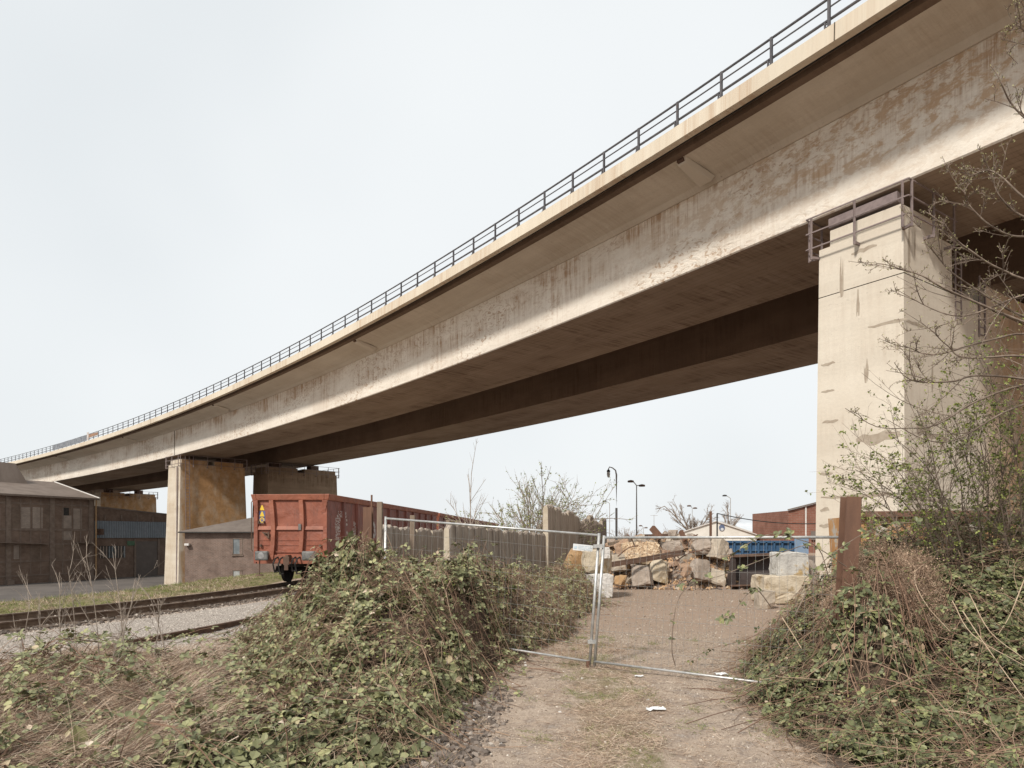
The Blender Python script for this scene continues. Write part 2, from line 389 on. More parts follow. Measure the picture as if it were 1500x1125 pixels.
x, y = V[:, 0], V[:, 1]; d = track_d(x, y)
ca = np.zeros((len(V), 4)); ca[:, 3] = 1
ca[:, 0] = np.clip(sm(-6.2, -5.0, d) * sm(-1.2, -1.9, d) * (y > 8) + .0, 0, 1) * .9
onpath = sm(-.3, .3, x - path_left(y)) * sm(-.3, .3, path_right(y) - x)
rut = np.maximum(sm(.55, .25, np.abs(x - (.25 + .03 * y))), sm(.5, .2, np.abs(x - (1.75 + .09 * y))))
ca[:, 0] = np.maximum(ca[:, 0], onpath * .38 * (y < 30) * (1 - 0 * rut))
mid = onpath * sm(.75, .2, np.abs(x - (1.0 + .06 * (y - 6)))) * sm(13, 10, y)
ca[:, 1] = np.maximum(sm(1.8, 2.6, d) * sm(10, 5, d), mid * .5)
ca[:, 2] = np.maximum(sm(1.4, 1.15, np.abs(d)) * .85, (1 - onpath) * sm(-6.0, -6.8, d) * (y < 20) * (x < 12) * .75)
ca[:, 2] = np.where(d > 8, 0, ca[:, 2])
att = me.color_attributes.new('cover', 'FLOAT_COLOR', 'POINT'); att.data.foreach_set('color', ca.ravel())
me.materials.append(m_ground); go = bpy.data.objects.new('ground', me); COL.objects.link(go); go['kind'] = 'structure'

road = MB(); road.add([(-190, 52, LOW + .07), (-24, 52, LOW + .07), (-24, 190, LOW + .07), (-190, 190, LOW + .07)], [(0, 1, 2, 3)])
road.build('road', m_asphalt, kind='structure')

# ------------------------------------------------------------------ viaduct geometry (curving, gently falling)
S0X, S0Y, TH0, K1, K2, GR, HB = 15.056, 19.614, .58936, .00271, -9e-6, -.0128, 11.787
_s = np.arange(-45, 300.01, .25)
_sp = np.maximum(_s, -4)
_t = TH0 + K1 * _sp + K2 * _sp * _sp / 2
_i0 = int(np.argmin(abs(_s)))
_dx = -np.sin(_t) * .25; _dy = np.cos(_t) * .25
_cx = np.concatenate([[0], np.cumsum((_dx[1:] + _dx[:-1]) / 2)]); _cy = np.concatenate([[0], np.cumsum((_dy[1:] + _dy[:-1]) / 2)])
_cx = _cx - _cx[_i0] + S0X; _cy = _cy - _cy[_i0] + S0Y
def VP(s, off, h):
    """point of the viaduct: s metres along, off metres across (right), h metres above the eye line before the fall"""
    X = np.interp(s, _s, _cx); Y = np.interp(s, _s, _cy); T = np.interp(s, _s, _t)
    return np.stack([X + off * np.cos(T), Y + off * np.sin(T), EYE + h + GR * np.asarray(s, float) + 0 * X], -1)
def sweep(prof, svals, vtop=True, close=True):
    prof = np.array(prof, float); m = len(prof); n = len(svals)
    Lc = np.concatenate([[0], np.cumsum(np.linalg.norm(np.diff(prof, axis=0), axis=1))])
    P = np.concatenate([prof, prof[:1]]) if close else prof
    if close: Lc = np.concatenate([Lc, [Lc[-1] + np.linalg.norm(prof[0] - prof[-1])]])
    k = len(P); V = []; UV = []; f = []
    # faces separate per strip so that the edges stay sharp
    for j in range(k - 1):
        base = len(V)
        for s in svals:
            for q in (j, j + 1):
                V.append(VP(s, P[q, 0], P[q, 1])); UV.append((s, P[q, 1] - HB if abs(P[j, 0] - P[j + 1, 0]) < .02 else P[q, 0]))
        for i in range(n - 1):
            a = base + 2 * i; f.append((a, a + 1, a + 3, a + 2))
    mb = MB(); mb.add(np.array(V), f, UV)
    if close:
        for s in (svals[0], svals[-1]):
            mb.add([VP(s, a, b) for a, b in prof], [tuple(range(m))], [(a, b) for a, b in prof])
    return mb
SV = list(np.arange(-40, 290, 4.0))
vi = empty('viaduct', tuple(VP(0, 3, -EYE)), 'pale stained concrete road viaduct sweeping over the yard with a dark steel railing', 'bridge')
nd = [(-2.60, 16.12), (-2.74, 16.12), (-2.74, 15.86), (-2.36, 15.80), (-2.33, 15.60), (-1.6, 15.50), (-.75, 15.36), (-.28, 15.22), (-.06, 15.05), (6.2, 15.05), (6.42, 15.22), (7.0, 15.36), (9.5, 15.6), (9.5, 16.12)]
deck = sweep(nd, SV).build('deck_slab', m_soffit, vi)
sweep([(-2.75, 16.2), (-3.03, 16.2), (-3.05, 15.62), (-2.98, 15.60), (-2.76, 15.60)], SV).build('edge_beam', m_fascia, vi)
gird = sweep([(0, 15.045), (0, HB + .05), (.05, HB)], SV, close=False).build('girder_web', m_web, vi)
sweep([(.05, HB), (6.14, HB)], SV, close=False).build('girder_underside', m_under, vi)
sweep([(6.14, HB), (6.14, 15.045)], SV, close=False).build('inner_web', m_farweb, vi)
for s in (92.2, 1.0 + 3.3):
    j = MB(); a = VP(s, -3.056, 15.62); b = VP(s, -3.036, 16.2); j.span(a, b, .03, .02); j.build('expansion_joint', m_joint, vi)
j = MB(); j.span(VP(92.4, -.006, HB), VP(92.4, -.006, 15.04), .12, .02); j.build('expansion_joint', m_joint, vi)
# drain gullies under the overhang
for k, s in enumerate((11.5, 42.6, 74.5, 106.3, 137.0, 168, 199)):
    g = MB()
    for dz, w_ in ((0, .0), ):
        A = [VP(s - .28, -2.0, 15.57), VP(s + .28, -2.0, 15.57), VP(s + .42, -.30, 15.22), VP(s - .42, -.30, 15.22)]
        B = [VP(s - .20, -1.9, 15.36), VP(s + .20, -1.9, 15.36), VP(s + .32, -.42, 15.00), VP(s - .32, -.42, 15.00)]
        g.hexa(B + A)
    for v in g.v: v[:4, 2] += 0
    go_ = g.build('drain_box', m_soffit, vi, bevel=.03)
    q = MB(); q.span(VP(s, -2.05, 15.52), VP(s, -1.7, 15.44), .32, .12); q.build('gully', m_darkrust, vi)
sweep([(-2.765, 15.83), (-2.37, 15.775), (-2.345, 15.585), (-2.05, 15.55)], SV, close=False).build('dark_edge_strip', m_farweb, vi)  # dark strip lining the recess behind the edge beam
# cable run under the edge beam
cb = MB(); ss = np.arange(-40, 200, 1.5); cb.tube([VP(s, -2.55, 15.74 + .015 * math.sin(s * 1.3)) for s in ss], .045, 6); cb.build('cable', m_black, vi)

posts_s = [4.55 + 2.1 * k for k in range(-9, 85)]
def mb_post(s):
    p = MB(); a = VP(s, -2.93, 16.2); b = VP(s, -2.93, 17.2)
    d = nrm(VP(s + .1, -2.93, 16.2) - a); nr = np.array((d[1], -d[0], 0))
    for o in (-.03, .03): p.span(a + nr * o, b + nr * o, .012, .085, up=d)
    p.span(a, b, .012, .05, up=nr)
    p.span(a + (0, 0, .005), a + (0, 0, .03), .2, .2, up=nr)
    c = a + d * .16 + nr * .04
    p.span(c, c + np.array((0, 0, .30)), .05, .05, up=nr); p.span(c + (0, 0, .22), c + np.array((0, 0, .22)) - d * .16, .03, .03)
    return p
rs = np.arange(4.55 - 2.1 * 9.5, 4.55 + 2.1 * 85, 2.1)
t_ = MB()
for h, r_ in ((17.22, .042), (16.87, .026), (16.53, .045)): t_.tube([VP(s, -2.93 if r_ < .04 else -2.86, h) for s in rs], r_, 8)
rl = t_.build('railing', m_rail, vi, origin=VP(0, -2.93, 16.2))
for s in posts_s: mb_post(s).build('post', m_rail, rl)
m_screen = simple('grey_mesh_panel', (.14, .15, .17), (.24, .25, .27), 2.5, .7, bmp=0, c3=(.45, .45, .45), s3=3, t3=(.62, .66))
m_orange = simple('orange_board', (.33, .19, .12), (.26, .16, .11), 3, .7, bmp=0)
for k, s in enumerate(np.arange(118.8, 134.5, 2.1)):
    t_ = MB(); hh = 17.22 if k % 3 != 1 else 17.12
    a, b = VP(s, -2.99, 16.3), VP(s + 2.0, -2.99, 16.3)
    t_.hexa([a, b, b + (0, .03, 0), a + (0, .03, 0), a + (0, 0, hh - 16.32), b + (0, 0, hh - 16.32), b + (0, .03, hh - 16.32), a + (0, .03, hh - 16.32)])
    t_.build('screen_panel', m_screen, rl)
t_ = MB(); a, b = VP(113.8, -2.99, 16.62), VP(117.9, -2.99, 16.62); t_.hexa([a, b, b + (0, .03, 0), a + (0, .03, 0), a + (0, 0, .42), b + (0, 0, .5), b + (0, .03, .5), a + (0, .03, .42)]); t_.build('hazard_board', m_orange, rl, label='faded orange board on the railing')
t_ = MB(); t_.span(VP(118.3, -2.97, 16.3), VP(118.3, -2.97, 17.5), .28, .12); t_.build('screen_post', m_white, rl)

def pier(parent, s0, s1, o0, o1, top, zb, mat, cap=.62, notch=False, rail=True, name='pier', bt=.10, low=None):
    """wall-like pier; returns the shaft"""
    mid_s = (s0 + s1) / 2
    loc = np.array(VP(mid_s, (o0 + o1) / 2, 0)); loc[2] = zb; body = MB()
    flat = lambda s, o, z: np.array([*VP(s, o, 0)[:2], z])
    def block(a0, a1, b0, b1, z0, z1, x0=0., x1=0., m_=None):
        m_ = m_ or MB()
        c0 = [(a0 - x0, b0 - x0), (a0 - x0, b1 + x0), (a1 + x0, b1 + x0), (a1 + x0, b0 - x0)]
        c1 = [(a0 - x1, b0 - x1), (a0 - x1, b1 + x1), (a1 + x1, b1 + x1), (a1 + x1, b0 - x1)]
        P0 = [flat(*c, z0) for c in c0]; P1 = [flat(*c, z1) for c in c1]
        for i in range(4):
            j = (i + 1) % 4
            uo = {0: lambda q: q[1], 2: lambda q: q[1] + 31, 1: lambda q: q[0] + 57.3 - 90, 3: lambda q: q[0] - 90 - s0}[i]
            m_.add([P0[i], P0[j], P1[j], P1[i]], [(0, 1, 2, 3)], [(uo(c0[i]), z0), (uo(c0[j]), z0), (uo(c1[j]), z1), (uo(c1[i]), z1)])
        m_.add(P1, [(0, 1, 2, 3)], [(c[1], c[0]) for c in c1])
        return m_
    zt = EYE + top - cap; H = zt - zb
    zj = EYE + 8.72 if low is None else low
    xj = bt * (zt - zj) / 6
    block(s0, s1, o0, o1, zb, zj if low is None else zj + .03, xj + (zj - zb) * bt / 6, xj, body)
    caps = ((o0 + .12, o0 + 2.75),) if notch else ((o0 + .15, o0 + (o1 - o0) * .42), (o0 + (o1 - o0) * .52, o1 - .15))
    for b0, b1 in caps: block(s0 + .12, s1 - .35, b0, b1, zt, zt + cap, 0, 0, body)
    if notch:
        block(s0, s1, o0, o0 + 3.45, zj + .03, zt, xj, 0, body)
        block(s0 + 1.3, s1, o0 + 3.45, o0 + 6.2, zj + .03, zt - .05, 0, 0, body)
        block(s0, s1, o0 + 6.2, o1, zj + .03, zt - .9, xj, 0, body)
    else: block(s0, s1, o0, o1, zj + .03, zt, xj, 0, body)
    base = body.build(name, mat, parent, origin=loc)
    if notch:
        gr = MB()
        for o in (3.7, 4.15): gr.span(flat(s0 - .02, o, zj - .9), flat(s0 - .02, o, zj + 1.6), .05, .05)
        for z in np.arange(zj - .8, zj + 1.6, .3): gr.span(flat(s0 - .02, 3.7, z), flat(s0 - .02, 4.15, z), .03, .03)
        gr.build('ladder', m_railp, base)
        gr = MB()
        for o in (5.6, 6.1): gr.span(flat(s0 - .05, o, zj - 1.2), flat(s0 - .05, o, zj + 1.1), .05, .05)
        for z in np.arange(zj - 1.1, zj + 1.1, .3): gr.span(flat(s0 - .05, 5.6, z), flat(s0 - .05, 6.1, z), .03, .03)
        gr.build('ladder', m_railp, base)
        dr = MB(); dr.hexa([flat(s0 + 1.2, 3.5, zj), flat(s0 + 1.2, 5.3, zj), flat(s0 + 1.3, 5.3, zj), flat(s0 + 1.3, 3.5, zj), flat(s0 + 1.2, 3.5, zj + 1.5), flat(s0 + 1.2, 5.3, zj + 1.5), flat(s0 + 1.3, 5.3, zj + 1.5), flat(s0 + 1.3, 3.5, zj + 1.5)])
        dr.build('hatch', m_black, base)
    if low is None: block(s0 + .04, s1 - .04, o0 + .04, o1 - .04, zj - .01, zj + .04, xj - .01, xj - .01).build('construction_joint', m_joint, base)
    for o in ((o0 + 1.3,) if notch else (o0 + (o1 - o0) * .2, o0 + (o1 - o0) * .75)):
        b = MB(); c0 = np.array(flat((s0 + s1) / 2, o, zt + cap))
        hgt = EYE + HB + GR * s0 - (zt + cap)
        b.box(c0 + (0, 0, hgt * .5), (1.3, 1.3, max(hgt, .2)), rz=float(np.interp(s0, _s, _t)))
        b.build('bearing', m_darkrust, base)
    if notch:
        b = MB(); b.span(flat(s0 + .25, o0 + .25, zt + cap + .30), flat(s1 - .3, o0 + .25, zt + cap + .02 + .25), .3, .34); b.build('bearing_beam', m_railp, base)
    if rail:
        # service railing bracketed off the top of the shaft
        q = MB()
        e = .32; x0, x1, y0, y1 = s0 - e, s1 + e, o0 - e, o1 + e
        rt = [(x1, o0 + .9), (x1, y0), (x0, y0), (x0, y0 + min(3.4, o1 - o0))] if notch else [(x1, y0 + 1), (x1, y0), (x0, y0), (x0, y1), (x1, y1)]
        zr = zt + (.05 if notch else 0.0)
        for dz in (-.02, .55, 1.1):
            for a, b in zip(rt[:-1], rt[1:]): q.span(flat(*a, zr + dz), flat(*b, zr + dz), .042, .042)
        pts = []
        for a, b in zip(rt[:-1], rt[1:]):
            L = math.hypot(a[0] - b[0], a[1] - b[1]); n = max(1, round(L / 2.0))
            for i in range(n + 1):
                t = i / n
                if 0 < t < 1: pts.append((a[0] + (b[0] - a[0]) * t, a[1] + (b[1] - a[1]) * t))
                else:
                    t2 = min(max(t, .12 / L), 1 - .12 / L)
                    if t2 > .5: t2 = 1 - .2 / L
                    else: t2 = .2 / L
                    pts.append((a[0] + (b[0] - a[0]) * t2, a[1] + (b[1] - a[1]) * t2))
        for sx, ox in pts:
            q.span(flat(sx, ox, zr - .42), flat(sx, ox, zr + 1.1), .06, .06)
            cs = min(max(sx, s0), s1); cc = min(max(ox, o0), o1)
            q.span(flat(sx, ox, zr - .35), flat(cs, cc, zr - .35), .07, .09)
        q.build('service_railing', m_railp, base)
    return base

p1 = pier(vi, 3.68, 6.66, .0, 13.0, 11.12, -.3, m_pier, notch=True, bt=.05)
# mortar repairs on the near pier: thin smears standing just proud of the concrete
def smear(parent, s_or_o, z, w_, h_, face, s0=3.68, o0=0.0, zt=12.45, bt=.05):
    xx = bt * (zt - z) / 6 + .006
    n = 7; top = []; bot = []
    for i in range(n):
        t = i / (n - 1) - .5
        hh = h_ * (1 - (2 * t) ** 4 * .6) * random.uniform(.7, 1.1); dz = random.uniform(-.25, .25) * h_ - t * 0
        p = (lambda q, zz: np.array([*VP(q, o0 - xx, 0)[:2], zz])) if face == 'n' else (lambda q, zz: np.array([*VP(s0 - xx, q, 0)[:2], zz]))
        top.append(p(s_or_o + t * w_, z + dz + hh / 2)); bot.append(p(s_or_o + t * w_, z + dz - hh / 2))
    m_ = MB(); m_.add(bot + top, [(i, i + 1, n + i + 1, n + i) for i in range(n - 1)]); m_.build('mortar_repair', m_patch, parent)
for a, z, w_, h_, fc in ((4.2, 9.15, 1.3, .13, 'n'), (6.3, 8.2, .55, .10, 'n'), (6.2, 6.1, .6, .12, 'n'), (4.5, 5.3, 1.5, .36, 'n'), (6.35, 4.2, .5, .11, 'n'), (5.2, 3.35, 2.7, .13, 'n'), (3.9, 9.2, .0001, .2, 'n'),
                         (.7, 9.1, 1.2, .12, 'w'), (1.0, 5.6, .5, .5, 'w'), (2.3, 5.4, 1.6, .16, 'w'), (2.6, 5.3, .35, .8, 'w'), (1.6, 3.2, 2.0, .10, 'w'), (6.35, 2.3, .5, .15, 'n'), (6.4, 2.9, .35, .14, 'n'), (4.9, 7.6, .16, .7, 'n'), (6.3, 7.2, .5, .09, 'n'), (5.8, 10.9, .14, 1.6, 'n'), (5.2, 10.0, .12, .9, 'n'), (.35, 11.4, .16, 1.7, 'w'), (.75, 11.8, .10, 1.0, 'w'), (1.9, 7.4, .14, 1.0, 'w'), (5.0, 11.9, .9, .14, 'n')):
    if w_ > .01: smear(p1, a, z, w_, h_, fc)
p2 = pier(vi, 90.4, 94.6, 0.0, 8.5, 11.2 - 1.16, LOW - .3, m_pier2, low=2.0, bt=.16)
q = MB()
fl = lambda s, o, z: np.array([*VP(s, o, 0)[:2], z])
for o in (.5, 1.0): q.span(fl(89.75, o, LOW), fl(90.15, o, 12.4), .07, .07)
for z in np.arange(-4, 12, .4): q.span(fl(89.75 + .4 * (z + 4.6) / 17, .5, z), fl(89.75 + .4 * (z + 4.6) / 17, 1.0, z), .05, .05)
q.build('ladder', m_railp, p2)
q = MB(); q.tube([fl(90.6, -.42, LOW), fl(91, -.2, 11)], .09, 8); q.build('downpipe', m_railp, p2)
p5 = pier(vi, 166, 170, 0, 8.5, 11.2 - 2.1, LOW - .3, m_pier2, low=2.0, rail=False)

vf = empty('viaduct', tuple(VP(0, 16, -EYE)), 'second concrete viaduct running behind the first, its dark side in shade', 'bridge')
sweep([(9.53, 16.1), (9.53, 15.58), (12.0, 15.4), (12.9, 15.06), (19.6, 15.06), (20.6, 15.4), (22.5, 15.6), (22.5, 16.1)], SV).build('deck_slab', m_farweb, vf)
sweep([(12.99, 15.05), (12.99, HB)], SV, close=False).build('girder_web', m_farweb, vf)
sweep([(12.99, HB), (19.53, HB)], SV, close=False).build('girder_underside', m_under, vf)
sweep([(19.53, HB), (19.53, 15.05)], SV, close=False).build('outer_web', m_web, vf)
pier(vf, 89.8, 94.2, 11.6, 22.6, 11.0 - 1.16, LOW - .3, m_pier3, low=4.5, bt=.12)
pier(vf, 154.5, 158.5, 11.4, 22.4, 10.9 - 1.9, LOW - .3, m_pier2, low=3.0)
pier(vf, 3.45, 7.0, 15.0, 24.0, 11.12, -.3, m_pier, low=3.0, rail=False)

# ------------------------------------------------------------------ railway
def off_line(pts, d):
    t = np.gradient(pts, axis=0); t = nrm(t); return pts + np.stack([t[:, 1], -t[:, 0]], -1) * d
def sweep_line(pts, prof, z):
    """extrude a closed profile (across, up) along a ground line"""
    t = nrm(np.gradient(pts, axis=0)); nr = np.stack([t[:, 1], -t[:, 0]], -1); m = len(prof); n = len(pts)
    V = [(p[0] + q[0] * a, p[1] + q[1] * a, z + b) for p, q in zip(pts, nr) for a, b in prof]
    f = [(i * m + j, i * m + (j + 1) % m, (i + 1) * m + (j + 1) % m, (i + 1) * m + j) for i in range(n - 1) for j in range(m)]
    return MB().add(V, f + [tuple(range(m)), tuple((n - 1) * m + j for j in range(m))])
RP = [(-.07, 0), (.07, 0), (.07, .015), (.012, .03), (.012, .11), (.036, .12), (.036, .155), (-.036, .155), (-.036, .12), (-.012, .11), (-.012, .03), (-.07, .015)]
tr_pts = TCL[(TCL[:, 1] > 4) & (TCL[:, 1] < 320)]
tk = empty('railway_track', (*tr_pts[30], 0), 'rusty single railway track curving past the bramble bank under the red wagons', 'railway track')
m_railtop = simple('worn_rail', (.13, .085, .06), (.20, .14, .10), 5, .55, metal=.3, bmp=0)
for d_ in (-.75, .75): sweep_line(off_line(tr_pts, d_), RP, .02).build('rail', m_railtop, tk)
m_sleeper = simple('old_sleeper', (.085, .06, .045), (.13, .095, .07), 5, .95, stretch=(1, 1, 1))
seg = np.concatenate([[0], np.cumsum(np.linalg.norm(np.diff(TCL, axis=0), axis=1))])
for k in range(95):
    q = k * .62 + 14; X = np.interp(q, seg, TCL[:, 0]); Y = np.interp(q, seg, TCL[:, 1]); X2 = np.interp(q + .3, seg, TCL[:, 0]); Y2 = np.interp(q + .3, seg, TCL[:, 1])
    MB().box((X, Y, -.035), (2.5, .25, .13), rz=math.atan2(Y2 - Y, X2 - X) - math.pi / 2).build('sleeper', m_sleeper, tk)
# abandoned rail in the weeds
ar = catmull([at(140, 957, 11.2)[:2], at(190, 943, 12.0)[:2], at(250, 932, 12.9)[:2], at(330, 917, 14.4)[:2], at(400, 905, 16.2)[:2]], 6)
sweep_line(ar, [(a, b) for a, b in RP], -.035).build('rail', m_darkrust, label='dark disused rail lying half buried in the gravel left of the bramble mound', cat='rail', kind='thing')
# kind is only for structure and stuff
for o in bpy.data.objects:
    if o.get('kind') == 'thing': del o['kind']

# ------------------------------------------------------------------ open goods wagons
WL = 19.4
def make_wagon(front_detail):
    """local frame: x across, y back, z up, origin on the rail top below the front face"""
    w_ = empty('goods_wagon', (0, 0, 0), '', 'railway wagon', 'open goods wagons on the track')
    W = 1.38; zb_, zt_ = 1.02, 3.08
    b = MB()
    b.box((0, .03, (zb_ + zt_) / 2), (2 * W - .12, .06, zt_ - zb_))
    b.box((0, WL - .03, (zb_ + zt_) / 2), (2 * W - .12, .06, zt_ - zb_))
    b.box((0, WL / 2, zb_ + .05), (2 * W - .14, WL - .14, .08))
    b.build('body', m_wag, w_)
    for sx in (-1, 1):
        q = MB(); q.box((sx * (W - .03), WL / 2, (zb_ + zt_) / 2 - .08), (.06, WL - .002, zt_ - zb_ + .16)); q.build('side_panel', m_wagside, w_)
        if True:
            n = 12
            for i in range(1, n):
                y = WL * i / n; q = MB(); q.hexa([(sx * (W + .002), y - .07, zb_ - .12), (sx * (W + .002), y + .07, zb_ - .12), (sx * (W + .11), y + .05, zb_ - .12), (sx * (W + .11), y - .05, zb_ - .12),
                                            (sx * (W + .002), y - .07, zt_), (sx * (W + .002), y + .07, zt_), (sx * (W + .09), y + .05, zt_), (sx * (W + .09), y - .05, zt_)]); q.build('rib', m_wagside, w_)
        q = MB(); q.box((sx * (W + .02), WL / 2, zb_ - .16), (.10, WL - .1, .20)); q.build('sill', m_wagside, w_)
    # rim
    q = MB(); h = .22
    for sx in (-1, 1): q.hexa([(sx * (W - .10), -.08, zt_), (sx * (W + .06), -.08, zt_), (sx * (W + .06), WL + .08, zt_), (sx * (W - .10), WL + .08, zt_),
                               (sx * (W - .08), -.12, zt_ + h), (sx * (W + .11), -.12, zt_ + h), (sx * (W + .11), WL + .12, zt_ + h), (sx * (W - .08), WL + .12, zt_ + h)])
    for y0, y1 in ((-.08, .10), (WL - .10, WL + .08)): q.hexa([(-W + .1, y0, zt_), (W - .1, y0, zt_), (W - .1, y1, zt_), (-W + .1, y1, zt_), (-W + .08, y0 - .04, zt_ + h), (W - .08, y0 - .04, zt_ + h), (W - .08, y1 + .04, zt_ + h), (-W + .08, y1 + .04, zt_ + h)])
    q.build('top_rim', m_wagrib, w_, bevel=.02)
    # front posts, slightly bent, and cross bar
    for x, bend, zl in ((-.70, .06, .92), (.40, .05, 1.18)):
        q = MB(); zs = np.linspace(zl, zt_, 9); P = [(x + bend * math.sin((z - zl) * 1.5) * 1.2, -.07, z) for z in zs]
        for a, c in zip(P[:-1], P[1:]): q.span(a, c, .15, .13, up=(0, 1, 0))
        q.build('end_post', m_wagrib, w_)
    for sx in (-1, 1):
        q = MB(); q.box((sx * (W - .07), -.03, (zb_ + zt_) / 2 - .1), (.14, .10, zt_ - zb_ + .2)); q.build('corner_post', m_wag, w_)
        q = MB(); q.hexa([(sx * (W - .16), -.09, zt_ - .45), (sx * (W - .06), -.09, zt_ - .45), (sx * (W - .06), -.05, zt_ - .45), (sx * (W - .16), -.05, zt_ - .45), (sx * (W - .16), -.12, zt_), (sx * (W + .04), -.12, zt_), (sx * (W + .04), -.05, zt_), (sx * (W - .16), -.05, zt_)]); q.build('gusset', m_wag, w_)
    q = MB(); q.hexa([(-W + .1, -.07, 2.00), (W - .1, -.07, 2.00), (W - .1, .0, 2.00), (-W + .1, .0, 2.00), (-W + .1, -.03, 2.13), (W - .1, -.03, 2.13), (W - .1, .0, 2.13), (-W + .1, .0, 2.13)]); q.build('cross_bar', m_wagrib, w_)
    q = MB()
    for z in (1.62, 1.44): q.box((0, -.008, z), (2 * W - .3, .02, .03))
    q.box((0, -.02, 1.19), (2 * W - .1, .05, .05))
    q.build('pressing', m_wag, w_)
    q = MB(); q.box((0, .0, .92), (2.5, .18, .32)); q.build('headstock', m_wagrib, w_)
    q = MB(); q.box((.40, -.15, 2.10), (.10, .06, .22)); q.build('lamp_bracket', m_rubbergrey, w_)
    q = MB(); q.span((-1.05, -.08, 1.90), (-.80, -.08, 1.86), .05, .05); q.span((-.98, -.08, 1.86), (-.80, -.08, 1.70), .12, .03); q.box((-.8, -.1, 1.8), (.05, .05, .25)); q.build('latch', m_darkrust, w_)
    q = MB()
    for x in (-1.12, 1.12): q.box((x, -.06, 1.42), (.07, .07, .09))
    q.span((-1.2, -.06, 2.24), (-1.0, -.06, 2.24), .03, .03); q.box((-1.2, -.06, 2.27), (.03, .08, .1)); q.box((-1.0, -.06, 2.27), (.03, .08, .1))
    q.build('hook', m_darkrust, w_)
    q = MB(); q.tube([(-W - .06, -.05, 1.2), (-W - .09, -.08, 1.3), (-W - .09, -.08, 3.0), (-W - .04, -.05, 3.1)], .015, 6); q.build('grab_iron', m_darkrust, w_)
    # buffers
    for x in (-.875, .875):
        q = MB()
        q.lathe([(.16, -.02), (.16, -.10), (.12, -.12), (.11, -.42)], (x, 0, 1.06), 'y', 20); q.build('buffer_case', m_darkrust, w_)
        q = MB(); q.box((x, -.52, 1.06), (.50, .10, .34)); o = q.build('buffer', m_rubbergrey, w_, bevel=.07)
        q = MB(); q.lathe([(.001, -.578), (.10, -.577), (.12, -.570), (.001, -.569)], (x, 0, 1.06), 'y', 16); q.build('worn_face', m_grey_face if x < 0 else m_rubbergrey, o)
    # coupling, hoses, brake gear
    q = MB(); q.box((0, -.2, 1.0), (.10, .35, .16)); q.box((0, -.40, .88), (.22, .06, .30)); q.box((0, -.40, .66), (.14, .06, .24)); q.build('coupling', m_darkrust, w_)
    q = MB()
    for x, l in ((-.45, .55), (-.25, .62), (.22, .50), (.38, .6)): q.tube([(x, -.1, 1.0), (x - .02, -.28, .95), (x - .08, -.34, .75), (x - .05, -.26, 1.0 - l), (x + .05, -.2, 1.02 - l)], .03, 6)
    q.build('brake_hose', m_black, w_)
    q = MB(); q.tube([(-1.0, -.4, .9), (-1.0, -.42, .55), (-1.0, -.42, .38)], .02, 6); q.lathe([(.001, -.01), (.16, 0), (.13, .04), (.001, .05)], (-1.0, -.42, .34), 'z', 14); q.build('step_stirrup', m_darkrust, w_)
    # bogies
    for yb in (2.3, WL - 2.3):
        bo = MB(); bo.box((0, yb, .62), (1.2, .5, .35))
        for sx in (-1, 1):
            bo.hexa([(sx * .95, yb - 1.35, .38), (sx * 1.06, yb - 1.35, .38), (sx * 1.06, yb + 1.35, .38), (sx * .95, yb + 1.35, .38), (sx * .95, yb - 1.2, .62), (sx * 1.06, yb - 1.2, .62), (sx * 1.06, yb + 1.2, .62), (sx * .95, yb + 1.2, .62)])
            bo.box((sx * 1.01, yb, .68), (.14, .9, .3))
        bo = bo.build('bogie', m_black, w_)
        for ya in (-.9, .9):
            wh = MB(); wh.tube([(-.8, yb + ya, .46), (.8, yb + ya, .46)], .07, 8)
            for sx in (-1, 1): wh.lathe([(.05, sx * .68), (.49, sx * .68), (.49, sx * .705), (.46, sx * .71), (.455, sx * .82), (.36, sx * .83), (.30, sx * .76), (.12, sx * .77), (.1, sx * .85), (.05, sx * .85)], (0, yb + ya, .46), 'x', 28)
            wh.build('wheelset', m_black, bo)
    q = MB(); q.box((0, WL / 2, .78), (.5, WL - .4, .3)); q.build('underframe', m_black, w_)
    return w_
wag = make_wagon(True)
# writing on the first wagon
def decal(mb, pts, mat, nm, **k): q = MB(); q.add(pts, [tuple(range(len(pts)))]); return q.build(nm, mat, wag, **k)
for i, z in enumerate((2.80, 2.57, 2.36)):
    x = -1.10
    if i == 1 or i == 2: decal(None, [(x - .12, -.004, z - .12), (x + .12, -.004, z - .12), (x + .12, -.004, z + .12), (x - .12, -.004, z + .12)], m_blue, 'warning_sign')
    if i < 2: decal(None, [(x - .09, -.008, z - .08), (x + .09, -.008, z - .08), (x + .02, -.008, z + .10), (x - .02, -.008, z + .10)], m_yellow, 'warning_sign')
    else:
        a = np.linspace(0, 2 * math.pi, 21)[:-1]; q = MB(); q.add([(x + .09 * math.cos(t), -.008, z + .10 * math.sin(t)) for t in a] + [(x + .055 * math.cos(t), -.008, z + .065 * math.sin(t)) for t in a], [(j, (j + 1) % 20, 20 + (j + 1) % 20, 20 + j) for j in range(20)])
        q.box((x, -.008, z + .02), (.02, .003, .07)); q.build('warning_sign', m_yellow, wag)
q = MB(); r2 = random.Random(5)
